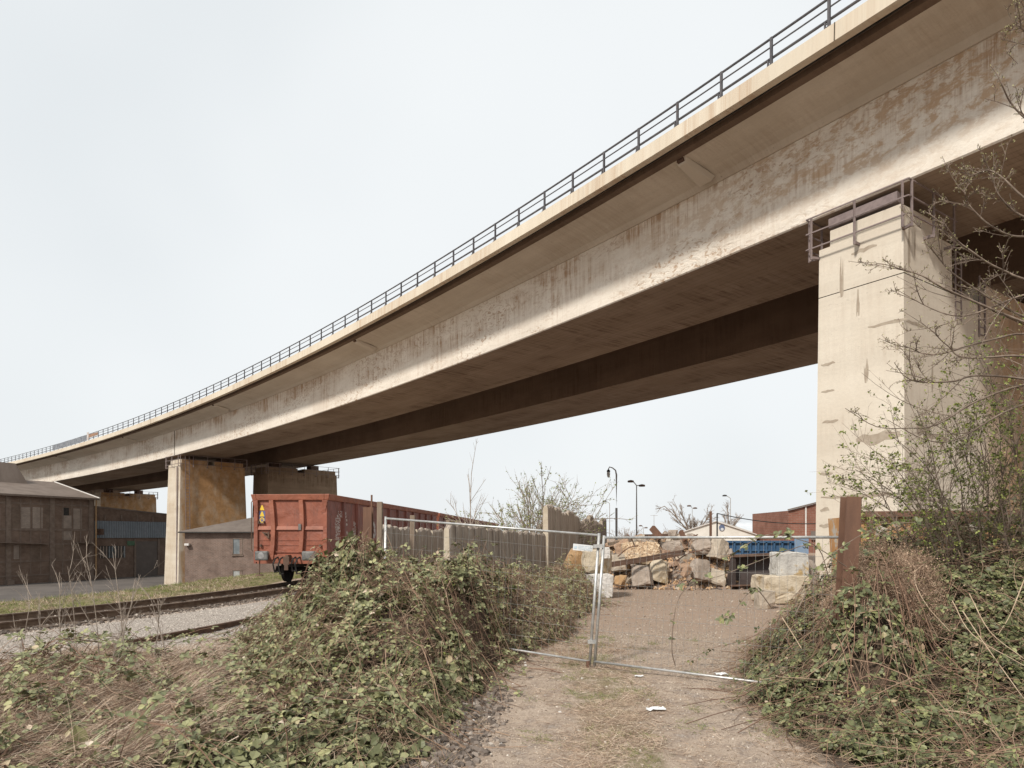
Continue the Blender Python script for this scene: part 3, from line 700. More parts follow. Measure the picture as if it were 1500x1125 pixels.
def glyphs(q, y0, z0, n, hh, ww, W=1.382):
    """worn stencil marks: strokes of digits no longer legible"""
    for i in range(n):
        y = y0 + i * ww * 1.35
        for (a, b, c, d_) in ((0, 0, 0, 1), (1, 0, 1, 1), (0, 1, 1, 1), (0, .5, 1, .5), (0, 0, 1, 0)):
            if r2.random() < .72:
                q.span((W, y + a * ww, z0 + b * hh), (W, y + c * ww, z0 + d_ * hh), .004, .024, up=(1, 0, 0)) if 0 else q.span((W, y + a * ww, z0 + b * hh), (W, y + c * ww, z0 + d_ * hh), .03, .004, up=(1, 0, 0))
for zz, n, y0, hh in ((2.62, 5, 1.15, .10), (2.49, 6, 1.0, .09), (2.33, 3, .85, .11), (2.19, 3, .8, .10), (2.05, 3, .8, .10), (1.91, 3, .85, .10), (1.77, 3, .8, .10), (1.63, 3, .85, .09), (2.33, 1, 2.0, .08), (2.17, 1, 2.0, .08), (1.85, 1, 2.05, .13), (2.25, 2, 2.9, .09), (2.1, 3, 2.9, .1), (1.96, 3, 2.8, .1), (1.8, 3, 2.9, .1), (1.66, 2, 3.0, .1), (1.5, 3, 2.9, .1)):
    glyphs(q, y0, zz, n, hh, .13)
q.tube([(1.384, .95, 1.18), (1.384, .95, 1.4), (1.384, 1.35, 1.4)], .012, 4)
q.build('lettering', m_white, wag)
m_graf = simple('white_graffiti', (.42, .40, .39), (.62, .60, .58), 5, .8, c3=(.23, .09, .07), s3=7, t3=(.52, .6), bmp=0)
q = MB()
for (y0, z0, y1, z1, t_) in ((4.95, 1.25, 5.0, 2.35, .26), (5.0, 2.25, 5.75, 2.32, .22), (5.75, 2.3, 5.85, 1.78, .24), (5.85, 1.8, 5.05, 1.72, .2), (5.3, 1.8, 5.45, 2.25, .14)): q.span((1.386, y0, z0), (1.386, y1, z1), t_, .004, up=(1, 0, 0))
q.build('graffiti', m_graf, wag)
def place(o, q0):
    y = q0; x = float(track_x(y)); x2 = float(track_x(y + WL * .8)); a = math.atan2(x - x2, WL * .8)
    o.location = (x, y, .175); o.rotation_euler = (0, 0, a)
place(wag, 25.0); wag['label'] = 'nearest red open goods wagon, with buffers and yellow warning signs on its end'
wag2 = copy_tree(wag)
for ch in list(wag2.children):
    if ch.name.split('.')[0] in ('warning_sign', 'lettering', 'graffiti', 'brake_hose', 'latch'): bpy.data.objects.remove(ch)
place(wag2, 45.6); wag2['label'] = 'second red goods wagon, coupled behind the nearest one, mostly hidden by the concrete wall'
wag3 = copy_tree(wag2); place(wag3, 66.2); wag3['label'] = 'farthest red goods wagon, only its rim showing beyond the concrete wall'

# ------------------------------------------------------------------ instancing of many small shapes
def frames(nv, ang):
    nv = nrm(nv); ref = np.where(np.abs(nv[:, 2:3]) < .9, np.array([[0, 0, 1.]]), np.array([[1., 0, 0]]))
    a = nrm(np.cross(ref, nv)); b = np.cross(nv, a); c, s = np.cos(ang)[:, None], np.sin(ang)[:, None]
    return a * c + b * s, -a * s + b * c, nv
def scatter(tv, tf, pos, ax, ay, az, sc):
    """template vertices placed at pos in frames ax, ay, az"""
    tv = np.asarray(tv, float); sc = np.asarray(sc, float)
    if sc.ndim == 1: sc = np.stack([sc] * 3, -1)
    V = pos[:, None] + (tv[None, :, 0:1] * sc[:, None, 0:1]) * ax[:, None] + (tv[None, :, 1:2] * sc[:, None, 1:2]) * ay[:, None] + (tv[None, :, 2:3] * sc[:, None, 2:3]) * az[:, None]
    k = len(tv); n = len(pos)
    F_ = []
    for f in tf: F_ += (np.array(f)[None] + (np.arange(n) * k)[:, None]).tolist()
    return V.reshape(-1, 3), F_
LEAF = ([(0, 0, 0), (-.30, .32, .07), (-.27, .68, .06), (0, 1, -.10), (.27, .68, .06), (.30, .32, .07), (0, .33, -.02), (0, .68, -.03)],
        [(0, 6, 1), (1, 6, 7, 2), (2, 7, 3), (0, 5, 6), (5, 4, 7, 6), (4, 3, 7)])
def curves(P, r0, r1, n=3):
    """many thin stalks: P (m, k, 3); radius r0 -> r1"""
    P = np.asarray(P, float); m, k, _ = P.shape
    t = nrm(np.gradient(P, axis=1)); ref = np.array([.3, .2, .93]); u = nrm(np.cross(t, ref)); w_ = np.cross(t, u)
    a = np.arange(n) * 2 * math.pi / n
    r = (np.asarray(r0).reshape(-1, 1) * (1 - np.linspace(0, 1, k)) + np.asarray(r1).reshape(-1, 1) * np.linspace(0, 1, k))[:, :, None, None]
    V = P[:, :, None] + r * (np.cos(a)[None, None, :, None] * u[:, :, None] + np.sin(a)[None, None, :, None] * w_[:, :, None])
    base = (np.arange(m) * k * n)[:, None]
    F_ = []
    for i in range(k - 1):
        for j in range(n):
            q = np.array([i * n + j, i * n + (j + 1) % n, (i + 1) * n + (j + 1) % n, (i + 1) * n + j]); F_ += (base + q).tolist()
    return V.reshape(-1, 3), F_

def canopy_grad(H, x, y, e=.08):
    return (H(x + e, y) - H(x - e, y)) / (2 * e), (H(x, y + e) - H(x, y - e)) / (2 * e)
def thicket(name, label, cat, H, bbox, n_trip, mat, seed, n_cane=500, n_twig=5000, size=(.05, .09), dens=None, group=None, depth=.35, caneL=(.8, 2.2), lf=.8, twigmat=None, fresh=600):
    g = np.random.default_rng(seed); x0, x1, y0, y1 = bbox
    def pick(n, thr=.06, dn=None):
        X = np.empty(0); Y = np.empty(0)
        while len(X) < n:
            x = g.uniform(x0, x1, n * 3); y = g.uniform(y0, y1, n * 3); h = H(x, y); k = h > thr
            if dn is not None: k &= g.random(n * 3) < dn(x, y)
            X = np.concatenate([X, x[k]]); Y = np.concatenate([Y, y[k]])
        return X[:n], Y[:n]
    cx_, cy_ = pick(400); cx_, cy_ = cx_.mean(), cy_.mean()
    th = empty(name, (cx_, cy_, float(gz(cx_, cy_))), label, cat, group)
    dn = dens or (lambda x, y: np.ones_like(x))
    # the leaf litter and old wood heaped inside
    nx_ = int((x1 - x0) / .10); ny_ = int((y1 - y0) / .10); GX, GY = np.meshgrid(np.linspace(x0, x1, nx_), np.linspace(y0, y1, ny_)); HH = H(GX, GY)
    GZ = gz(GX, GY) + np.where(HH > .04, np.maximum(HH - .16 - .22 * HH, 0) * (.8 + .35 * vn(GX, GY, .22)), 0) - .03
    Ig = np.arange(GX.size).reshape(GX.shape); fq = np.stack([Ig[:-1, :-1], Ig[:-1, 1:], Ig[1:, 1:], Ig[1:, :-1]], -1).reshape(-1, 4); keep = (HH.ravel()[fq] > .08).any(1)
    MB().add(np.stack([GX, GY, GZ], -1).reshape(-1, 3), fq[keep]).build('leaf_litter', m_litter, th)
    # leaves in threes
    x, y = pick(n_trip, .08, dn); h = H(x, y); gx_, gy_ = canopy_grad(H, x, y)
    h = h * (1 - .42 * sm(.35, .75, vn(x + 11, y + 5, .33)) * min(1, 1.2 * float(h.max()))) 
    dp = g.random(n_trip) ** 1.5 * np.minimum(depth, h * .9); z = gz(x, y) + h - dp + g.normal(0, .025, n_trip)
    nv = nrm(np.stack([-gx_ * .75, -gy_ * .75, np.ones_like(x)], -1)); nv = nrm(nv + g.normal(0, .32, (n_trip, 3)))
    ang = g.uniform(0, 2 * math.pi, n_trip); pos = np.stack([x, y, z], -1); sz = g.uniform(*size, n_trip) * np.exp(g.normal(-.12, .28, n_trip))
    P, A, S, NV = [], [], [], []
    for da, s_ in ((0, 1.0), (1.15, .82), (-1.15, .82)):
        P.append(pos); A.append(ang + da + g.normal(0, .12, n_trip)); S.append(sz * s_); NV.append(nrm(nv + g.normal(0, .13, (n_trip, 3))))
    five = g.random(n_trip) < .3
    for da in (2.2, -2.2): P.append(pos[five]); A.append(ang[five] + da); S.append(sz[five] * .62); NV.append(nv[five])
    P, A, S, NV = map(np.concatenate, (P, A, S, NV)); ax, ay, az = frames(NV, A)
    S3 = np.stack([S * g.uniform(1.0, 1.35, len(S)), S, S * g.uniform(.3, 1.9, len(S))], -1)
    V, F_ = scatter(*LEAF, P + ay * .012, ax, ay, az, S3)
    o = MB().add(V, F_).build('leaves', mat, th); o['kind'] = 'stuff'
    # arching canes
    x, y = pick(n_cane, .10); k = 9; t = np.linspace(0, 1, k)[None]; L = g.uniform(*caneL, n_cane)[:, None]; a = g.uniform(0, 2 * math.pi, n_cane)[:, None]
    h0 = H(x, y)[:, None]; zb = gz(x, y)[:, None]
    px_ = x[:, None] + np.cos(a) * (t - .5) * L + .12 * np.sin(t * 5 + a * 3); py_ = y[:, None] + np.sin(a) * (t - .5) * L + .12 * np.cos(t * 4 + a * 5)
    hh = np.maximum(H(px_, py_), 0.02)
    rise = (g.random(n_cane) ** 2.2 * .50 - .06)[:, None]
    pz = gz(px_, py_) + np.maximum(hh * g.uniform(.75, 1.02, (n_cane, 1)) + rise * np.sin(t * math.pi), .01)
    CP = np.stack([px_, py_, pz], -1); V, F_ = curves(CP, g.uniform(.0028, .0062, n_cane), g.uniform(.0012, .0025, n_cane))
    o = MB().add(V, F_).build('canes', m_cane, th); o['kind'] = 'stuff'
    # leafy runners along the higher canes
    up_ = np.where(rise[:, 0] > .05)[0]
    if len(up_):
        ci = np.repeat(up_, 7); fi = g.uniform(1, k - 1.01, len(ci)); i0 = fi.astype(int); fr = (fi - i0)[:, None]; bp = CP[ci, i0] * (1 - fr) + CP[ci, i0 + 1] * fr + g.normal(0, .015, (len(ci), 3))
        A = g.uniform(0, 6.28, len(ci)); NVc = nrm(g.normal(0, .45, (len(ci), 3)) + (0, -.2, 1)); sz = g.uniform(size[0] * .7, size[1] * .85, len(ci)); Pp, Aa, Ss, Nn = [], [], [], []
        for da, s_ in ((0, 1.0), (1.15, .82), (-1.15, .82)): Pp.append(bp); Aa.append(A + da); Ss.append(sz * s_); Nn.append(NVc)
        ax, ay, az = frames(np.concatenate(Nn), np.concatenate(Aa)); V, F_ = scatter(*LEAF, np.concatenate(Pp) + ay * .012, ax, ay, az, np.concatenate(Ss)); o = MB().add(V, F_).build('runner_leaves', mat, th); o['kind'] = 'stuff'
    # dead twigs filling the inside
    x, y = pick(n_twig, .07); h = H(x, y); k = 4; t = np.linspace(0, 1, k)[None, :, None]
    p = np.stack([x, y, gz(x, y) + h * (1 - g.random(n_twig) ** 1.6 * .8) - .03], -1); dr = nrm(g.normal(0, 1, (n_twig, 3)) * np.array([1, 1, .7])); L = g.uniform(.12, .5, n_twig)[:, None, None]
    pts = p[:, None] + (t - .5) * L * dr[:, None] + np.sin(t * math.pi) * g.normal(0, .05, (n_twig, 1, 3)); pts[:, :, 2] = np.maximum(pts[:, :, 2], gz(pts[:, :, 0], pts[:, :, 1]) + .005)
    V, F_ = curves(pts, g.uniform(.0015, .004, n_twig), np.full(n_twig, .0012))
    o = MB().add(V, F_).build('dead_twigs', twigmat or m_dead, th); o['kind'] = 'stuff'
    if fresh:
        x, y = pick(fresh, .08); n_ = fresh; sp = 4
        p = np.repeat(np.stack([x, y, gz(x, y) + H(x, y) - g.random(n_) * .15], -1), sp, 0) + g.normal(0, .02, (n_ * sp, 3))
        ax, ay, az = frames(nrm(g.normal(0, .5, (n_ * sp, 3)) + (0, -.2, 1)), g.uniform(0, 6.28, n_ * sp)); V, F_ = scatter(*LEAF, p, ax, ay, az, g.uniform(.018, .038, n_ * sp))
        o = MB().add(V, F_).build('new_shoots', m_fresh, th); o['kind'] = 'stuff'
    return th

def ell(x, y, cx, cy, rx, ry, h, p=1.0, rot=0):
    c, s = math.cos(rot), math.sin(rot); u = ((x - cx) * c + (y - cy) * s) / rx; v = (-(x - cx) * s + (y - cy) * c) / ry
    r = u * u + v * v; return h * np.clip(1 - r, 0, 1) ** p
def lump(x, y, s, a, o=0): return 1 + (vn(x + o, y - o, s) - .5) * a + (vn(x - o, y + o, s * .45) - .5) * a * .6

# the mound left of the path
def H_left(x, y):
    hx = np.interp(x / y * 1000 + 750, [345, 385, 420, 470, 560, 640, 700, 760, 830], [0, .42, .80, 1.25, 1.45, 1.45, 1.30, 1.12, .9])
    h = hx * np.interp(y, [5.6, 6.4, 7.2, 8.2, 9.4, 11.5, 13.0, 13.8], [.10, .22, .42, .74, 1.0, 1.0, .8, 0])
    return h * .95 * lump(x, y, .7, .8) * sm(-.1, .75, path_left(y) + .1 + .5 * (vn(x, y, .6) - .5) - x) ** .8
thicket('bramble_bush', 'large green bramble mound left of the gravel path, in front of the red wagon', 'bramble bush', H_left, (-5.6, .6, 5.5, 13.8), 21000, m_bram, 11, 1000, 11000, (.056, .098),
        dens=lambda x, y: (.2 + .8 * (vn(x + 3, y, .5) > .38)) * (1 - .75 * np.exp(-(((x + 2.4) / .9) ** 2 + ((y - 7.6) / .7) ** 2))), fresh=1200)
def H_wall(x, y):
    return np.maximum(ell(x, y, .0, 14.4, 1.25, 3.4, .95, .5, -.10), ell(x, y, 1.2, 18.6, 1.1, 3.9, .85, .6, -.22)) * lump(x, y, .7, .7, 5)
thicket('bramble_bush', 'thin brown and green brambles growing along the foot of the concrete wall', 'bramble bush', H_wall, (-1.6, 3, 11, 22.5), 6500, m_bram, 12, 700, 15000, (.05, .09), dens=lambda x, y: .16 + .84 * (vn(x + 9, y, .9) > .45), depth=.6)
def H_low(x, y):
    h = np.maximum.reduce([ell(x, y, -2.3, 6.7, 2.2, 1.7, .36, .5), ell(x, y, -4.8, 7.6, 2.4, 2.6, .42, .5), ell(x, y, -3.2, 5.6, 1.8, 1.0, .30, .5)])
    return h * lump(x, y, .6, 1.0, 9) * sm(0, .3, path_left(y) - .15 - x)
thicket('bramble_patch', 'low trailing brambles over dark stones at the bottom left of the picture', 'brambles', H_low, (-6.9, -.6, 4.6, 10.4), 2700, m_bram, 13, 420, 5000, (.07, .11), dens=lambda x, y: (.08 + .92 * (vn(x, y + 6, .5) > .52)) * (.14 + .86 * sm(-3.2, -2.0, x + .2 * (y - 6))), depth=.10, fresh=160, twigmat=m_straw)

# the bank right of the path
def H_right(x, y):
    edge = x - path_right(y) + .5 * (vn(x, y, .7) - .5)
    hy = np.interp(y + .12 * (x - 4), [5.2, 5.9, 7.0, 7.6, 8.3, 9.3, 10.4], [.12, .22, .55, .98, 1.42, 1.78, 2.12])
    ridge = hy * sm(-.15 + 0 * y, 1.35 + .45 * np.maximum(y - 8, 0), edge) ** .8 + .95 * ell(x, y, 3.95, 7.45, .65, .45, 1, 1)
    back = sm(13.2, 11.3, y)
    return ridge * back * lump(x, y, .9, .30, 3)
def dens_r(x, y):
    brown = np.exp(-(((x - 4.45) / .75) ** 2 + ((y - 8.5) / .9) ** 2))
    return np.clip(.15 + .85 * (vn(x + 1, y + 2, .5) > .40) - .9 * brown, .05, 1)
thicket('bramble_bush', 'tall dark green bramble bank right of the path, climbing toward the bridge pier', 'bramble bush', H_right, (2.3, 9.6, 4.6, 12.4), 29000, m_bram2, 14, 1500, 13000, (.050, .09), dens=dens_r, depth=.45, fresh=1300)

# ------------------------------------------------------------------ buildings beyond the track
m_brickd = brick('dark_brick', (.17, .115, .088), (.215, .15, .115), (.18, .145, .118), 1.6)
m_brickh = brick('brown_brick', (.17, .115, .092), (.225, .15, .118), (.25, .22, .195), 1.5, worn=(.40, .26, .20))
m_bricklight = brick('pale_brick_infill', (.30, .245, .205), (.35, .29, .245), (.24, .20, .17), 1.6)
m_brickmid = brick('brick_infill', (.16, .115, .09), (.20, .145, .11), (.16, .13, .105), 1.6)
m_brickred = brick('red_brick', (.24, .10, .07), (.28, .125, .09), (.26, .19, .15), 2.2)
m_frame = simple('concrete_frame', (.15, .112, .09), (.20, .155, .125), 2, .95)
m_roof = simple('weathered_roof_felt', (.15, .118, .098), (.19, .152, .128), .6, .9, stretch=(1, 1, .3), bscale=4)
m_roof2 = simple('slate_roof', (.15, .125, .11), (.19, .16, .14), .8, .9)
m_verge = simple('pale_verge_trim', (.60, .57, .54), (.7, .67, .64), 3, .6, bmp=0)
m_bluecorr = None
def corrug(name, c1, c2, per, axis='X', worn=(.14, .09, .06)):
    m, nt, b = new_mat(name); uv = coords(nt, 'uv'); wv = nt.nodes.new('ShaderNodeTexWave'); wv.inputs['Scale'].default_value = per; wv.bands_direction = 'X'; nt.links.new(uv, wv.inputs['Vector'])
    col = mix(nt, ramp(nt, noise(nt, uv, .8, 8, .7), .4, .65), c1, c2); col = mix(nt, ramp(nt, noise(nt, coords(nt, 'uv', (3, .5, 1)), 2, 8, .75), .56, .68, 0, .8), col, worn)
    col = mix(nt, ramp(nt, wv.outputs['Fac'], .0, .3, .55, 0), col, tuple(c * .35 for c in c1))
    nt.links.new(col, b.inputs['Base Color']); b.inputs['Roughness'].default_value = .6; bump(nt, b, wv.outputs['Fac'], .8, .06); return m
m_bluecorr = corrug('blue_corrugated_sheet', (.15, .18, .21), (.19, .22, .25), .8)
m_door = corrug('dark_roller_door', (.085, .066, .056), (.105, .083, .07), .01)
m_glass = simple('dusty_glass', (.13, .15, .16), (.19, .21, .22), 1.5, .25, bmp=0, spec=.6)
m_glassb = simple('glass_block', (.30, .31, .30), (.40, .40, .38), 3, .4, bmp=0)
m_green = simple('green_sign', (.06, .12, .07), (.08, .15, .09), 2, .6, bmp=0)
m_pipe = simple('ochre_downpipe', (.38, .24, .12), (.30, .19, .10), 3, .7, bmp=0)

E1 = np.array((.41, .912)); NF = np.array((.912, -.41)); A0 = np.array((-67.5, 90.))
def k_of(px):
    q = (px - 750) / F; return (q * A0[1] - A0[0]) / (E1[0] - q * E1[1])
def wp(k, z, out=0.0): p = A0 + E1 * k + NF * out; return np.array([p[0], p[1], z])
def z_of(py, k): return EYE + (HZ - py) / F * wp(k, 0)[1]
def panel(mb, k0, k1, z0, z1, out, th=.25):
    """slab on the facade, front face at `out`, with uv in metres"""
    P = [wp(k0, z0, out), wp(k1, z0, out), wp(k1, z1, out), wp(k0, z1, out)]; Q = [wp(k0, z0, out - th), wp(k1, z0, out - th), wp(k1, z1, out - th), wp(k0, z1, out - th)]
    uv = [(k0, z0), (k1, z0), (k1, z1), (k0, z1)]
    mb.add(P + Q, [(0, 1, 2, 3), (5, 4, 7, 6), (4, 0, 3, 7), (1, 5, 6, 2), (3, 2, 6, 7), (4, 5, 1, 0)], uv + uv); return mb
wh = empty('warehouse', tuple(wp(-5, LOW)), 'long dark brick warehouse with bricked-up windows and low grey roof at the left edge', 'warehouse')
kE = k_of(138); zt = 7.42
q = MB(); panel(q, -32, kE, LOW - .2, zt, 0, .4); q.build('wall', m_brickd, wh)
q = MB(); q.add([wp(kE, LOW - .2, -.4), wp(kE, LOW - .2, -19.6), wp(kE, zt, -19.6), wp(kE, zt + 2.65, -10), wp(kE, zt, -.4)], [(0, 1, 2, 3, 4)], [(0, LOW), (19, LOW), (19, zt), (10, zt + 2.6), (0, zt)]); q.build('gable_wall', m_brickd, wh)
q = MB(); O = .55
def slab(mb, pts, th=.16):
    pts = np.array(pts); n = len(pts); mb.add(np.vstack([pts, pts + (0, 0, th)]), [tuple(range(n))[::-1], tuple(range(n, 2 * n))] + [(i, (i + 1) % n, n + (i + 1) % n, n + i) for i in range(n)])
slab(q, [wp(-32, zt - .02, O), wp(kE + .4, zt - .02, O), wp(kE + .4, zt + 2.75, -10), wp(-32, zt + 2.75, -10)])
slab(q, [wp(-32, zt + 2.75, -10.01), wp(kE + .4, zt + 2.75, -10.01), wp(kE + .4, zt - .1, -20), wp(-32, zt - .1, -20)])
q.build('roof', m_roof, wh)
q = MB(); q.span(wp(kE + .44, zt + .16, O + .02), wp(kE + .44, zt + 2.95, -10), .14, .16); q.build('verge', m_verge, wh)
q = MB(); q.span(wp(-32, zt - .06, O + .05), wp(kE + .4, zt - .06, O + .05), .14, .14); q.build('gutter', m_frame, wh)
# raised roof monitor with sloping end
kM = 7.7; zz = zt + 2.0
q = MB(); q.add([wp(-32, zz, -7), wp(kM, zz, -7), wp(kM, zz, -13), wp(-32, zz, -13), wp(-32, zz + 3.3, -8.4), wp(kM - 1.0, zz + 3.1, -8.4), wp(kM - 1.0, zz + 3.1, -12), wp(-32, zz + 3.3, -12)], [(0, 1, 5, 4), (1, 2, 6, 5), (2, 3, 7, 6), (4, 5, 6, 7), (3, 0, 4, 7), (3, 2, 1, 0)]); q.build('roof_monitor', m_roof, wh)
cols = [k_of(12), k_of(76), k_of(133)]; cols = [cols[0] - (cols[1] - cols[0]) * i for i in (4, 3, 2, 1)] + cols
for c in cols:
    q = MB(); panel(q, c - .32, c + .32, LOW, zt - .1, .14, .14); q.build('pilaster', m_frame, wh)
    q = MB(); q.box(wp(c, LOW + .3, .25), (.9, .8, .8), rz=math.atan2(E1[1], E1[0])); q.build('plinth', m_frame, wh)
for py, h in ((739, .22), (776, .28), (797, .22), (821, .20), (841, .2)):
    for c0, c1 in zip(cols[:-1], cols[1:]):
        z = z_of(py, k_of(75)); q = MB(); panel(q, c0 + .34, c1 - .34, z - h / 2, z + h / 2, .07, .07); q.build('beam', m_frame, wh)
for c0, c1 in zip(cols[:-1], cols[1:]):
    for t in (.27, .5, .73):
        kk = c0 + (c1 - c0) * t; q = MB(); panel(q, kk - .07, kk + .07, z_of(841, k_of(75)), zt - .5, .055, .055); q.build('mullion', m_frame, wh)
for x0, x1, y0, y1, mt in ((29.5, 44.5, 743, 774, m_bricklight), (47.5, 62.5, 743, 774, m_bricklight), (64.5, 74, 743, 774, m_brickmid), (17, 28, 743, 774, m_brickmid), (91, 105, 755, 774, m_bricklight), (107.5, 120, 745, 775, m_bricklight), (91, 105, 777, 791, m_bricklight),
                           (45, 62, 797, 820, m_brickmid), (20, 28, 798, 819, m_bricklight), (80, 92, 798, 820, m_brickmid), (105, 121, 798, 820, m_brickmid), (-30, -16, 743, 774, m_bricklight), (-12, 0, 743, 774, m_bricklight)):
    k0, k1 = k_of(x0), k_of(x1); q = MB(); panel(q, k0, k1, z_of(y1, (k0 + k1) / 2), z_of(y0, (k0 + k1) / 2), .02, .02); q.build('window_infill', mt, wh)
k0, k1 = k_of(91.5), k_of(101); q = MB(); panel(q, k0, k1, z_of(755, k0), z_of(743.5, k0), .03, .03); q.build('window', m_black, wh)
for a, b in ((-10, 66), (110, 134)):
    q = MB(); k0, k1 = k_of(a), k_of(b); z = z_of(795, k0); q.hexa([wp(k0, z, .08), wp(k1, z - .25, .08), wp(k1, z - .25, .9), wp(k0, z, .9), wp(k0, z + .08, .08), wp(k1, z - .17, .08), wp(k1, z - .17, .9), wp(k0, z + .08, .9)]); q.build('canopy', m_frame, wh)
q = MB(); q.tube([wp(kE + .15, zt, .3), wp(kE + .15, zt - 1.2, .2), wp(kE + .15, LOW, .2)], .10, 8); q.build('downpipe', m_pipe, wh)

an = empty('annex_building', tuple(wp(kE + 8, LOW)), 'low brick annex with a blue-grey corrugated band and roller door, beside the warehouse', 'building')
kA = k_of(262) ; zl = 6.3; zr_ = z_of(755, k_of(245))
q = MB(); q.add([wp(kE + .02, LOW - .2, -1), wp(kA, LOW - .2, -1), wp(kA, zr_, -1), wp(kE + .02, zl, -1), wp(kA, LOW - .2, -12), wp(kA, zr_, -12)], [(0, 1, 2, 3), (1, 4, 5, 2)], [(0, 0), (20, 0), (20, 10), (0, 11), (31, 0), (31, 10)]); q.build('wall', m_brickd, an)
q = MB(); slab(q, [wp(kE + .05, zl, -.9), wp(kA + .2, zr_, -.9), wp(kA + .2, zr_ + .3, -12), wp(kE + .05, zl + .3, -12)], .22); q.build('roof', m_roof, an)
q = MB(); k1 = k_of(262); z0_, z1_ = z_of(788, k_of(160)), z_of(763, k_of(160)); panel(q, kE + .1, k1, z0_, z1_, -.75, .22); q.build('corrugated_band', m_bluecorr, an)
for x in (160, 184, 207, 230):
    q = MB(); panel(q, k_of(x) - .12, k_of(x) + .12, z1_ + .05, zr_ - .1, -.9, .09); q.build('pilaster', m_frame, an)
q = MB(); k0, k1 = k_of(152), k_of(189); panel(q, k0, k1, z_of(818, k0), z_of(800, k0), -.93, .06); wf = q.build('window', m_black, an)
for x in np.linspace(153, 188, 9):
    q = MB(); panel(q, k_of(x) - .11, k_of(x) + .11, z_of(818, k0), z_of(800.5, k0), -.88, .05); q.build('window_bar', m_bricklight if int(x) % 2 else m_glass, wf)
q = MB(); k0, k1 = k_of(205), k_of(237); panel(q, k0, k1, LOW, z_of(793, k0), -.95, .04); q.build('roller_door', m_door, an)
for kk in (k0 - .15, k1 + .15): q = MB(); panel(q, kk - .15, kk + .15, LOW, z_of(792, k0) + .3, -.86, .13); q.build('door_jamb', m_frame, an)
q = MB(); panel(q, k_of(192), k_of(203), z_of(799, k0), z_of(792.5, k0), -.86, .05); q.build('sign', m_green, an)
q = MB(); q.box(wp(k_of(150), z_of(779, k_of(150)), -.6), (.9, .6, .9)); q.build('fan_housing', m_darkrust, an)

# brick house behind the wagon
bh = empty('brick_house', (-33, 81, LOW), 'small brown brick house with grey hipped roof between a bridge pier and the red wagon', 'house')
X0, X1, Y0h, Y1h, ez = -38.35, -25.5, 80.0, 87.5, 2.47
q = MB()
for a, b in (((X0, Y0h), (X1, Y0h - 1)), ((X1, Y0h - 1), (X1, Y1h)), ((X1, Y1h), (X0, Y1h)), ((X0, Y1h), (X0, Y0h))):
    L = math.hypot(a[0] - b[0], a[1] - b[1]); q.add([(*a, LOW - .2), (*b, LOW - .2), (*b, ez), (*a, ez)], [(0, 1, 2, 3)], [(0, 0), (L, 0), (L, ez - LOW), (0, ez - LOW)])
q.build('wall', m_brickh, bh)
q = MB(); q.add([(X0 - .5, Y0h - .5, ez), (X1 + .5, Y0h - 1.5, ez), (X1 + .5, Y1h + .5, ez), (X0 - .5, Y1h + .5, ez), (X0 + 8.3, 83.9, ez + 2.1), (X1 - 2.2, 83.7, ez + 2.1), (X0 - .5, Y0h - .5, ez - .18), (X1 + .5, Y0h - 1.5, ez - .18), (X1 + .5, Y1h + .5, ez - .18), (X0 - .5, Y1h + .5, ez - .18)],
                [(0, 1, 5, 4), (1, 2, 5), (2, 3, 4, 5), (3, 0, 4), (0, 6, 7, 1), (1, 7, 8, 2), (2, 8, 9, 3), (3, 9, 6, 0), (6, 9, 8, 7)]); rf = q.build('roof', m_roof2, bh)
q = MB(); q.tube([(-30.6, 81.8, ez + .8), (-30.6, 81.8, ez + 1.9)], .14, 8); q.build('vent_pipe', m_black, rf)
q = MB(); q.span((X0 - .5, Y0h - .56, ez - .12), (X1 + .5, Y0h - 1.56, ez - .12), .12, .12); q.build('gutter', m_black, bh)
for x0, x1, y0, y1, mt in ((341.5, 355.5, 789, 812, m_glass), (341.5, 355, 835.5, 853, m_glassb), (367, 380, 845, 853, m_glass), (395, 409, 789, 812, m_glass)):
    yy = Y0h - .45; a, b = (x0 - 750) / F * yy, (x1 - 750) / F * yy; za, zb2 = EYE + (HZ - y1) / F * yy, EYE + (HZ - y0) / F * yy
    yy = Y0h - (a - X0) / (X1 - X0) - .02
    q = MB(); q.box(((a + b) / 2, yy, (za + zb2) / 2), (b - a, .08, zb2 - za)); wn = q.build('window', mt, bh)
    q = MB(); e = .09
    for c, s_ in ((((a + b) / 2, yy - .03, za), (b - a + .2, .14, e)), (((a + b) / 2, yy - .03, zb2), (b - a + .2, .14, e)), ((a, yy - .03, (za + zb2) / 2), (e, .14, zb2 - za)), ((b, yy - .03, (za + zb2) / 2), (e, .14, zb2 - za))): q.box(c, s_)
    q.box(((a + b) / 2, yy - .03, za - .14), (b - a + .3, .3, .1)); q.build('window_frame', m_frame, wn)
q = MB(); q.box((-37.9, Y0h - .3, .95), (.5, .5, .25)); q.build('wall_lamp', m_verge, bh)

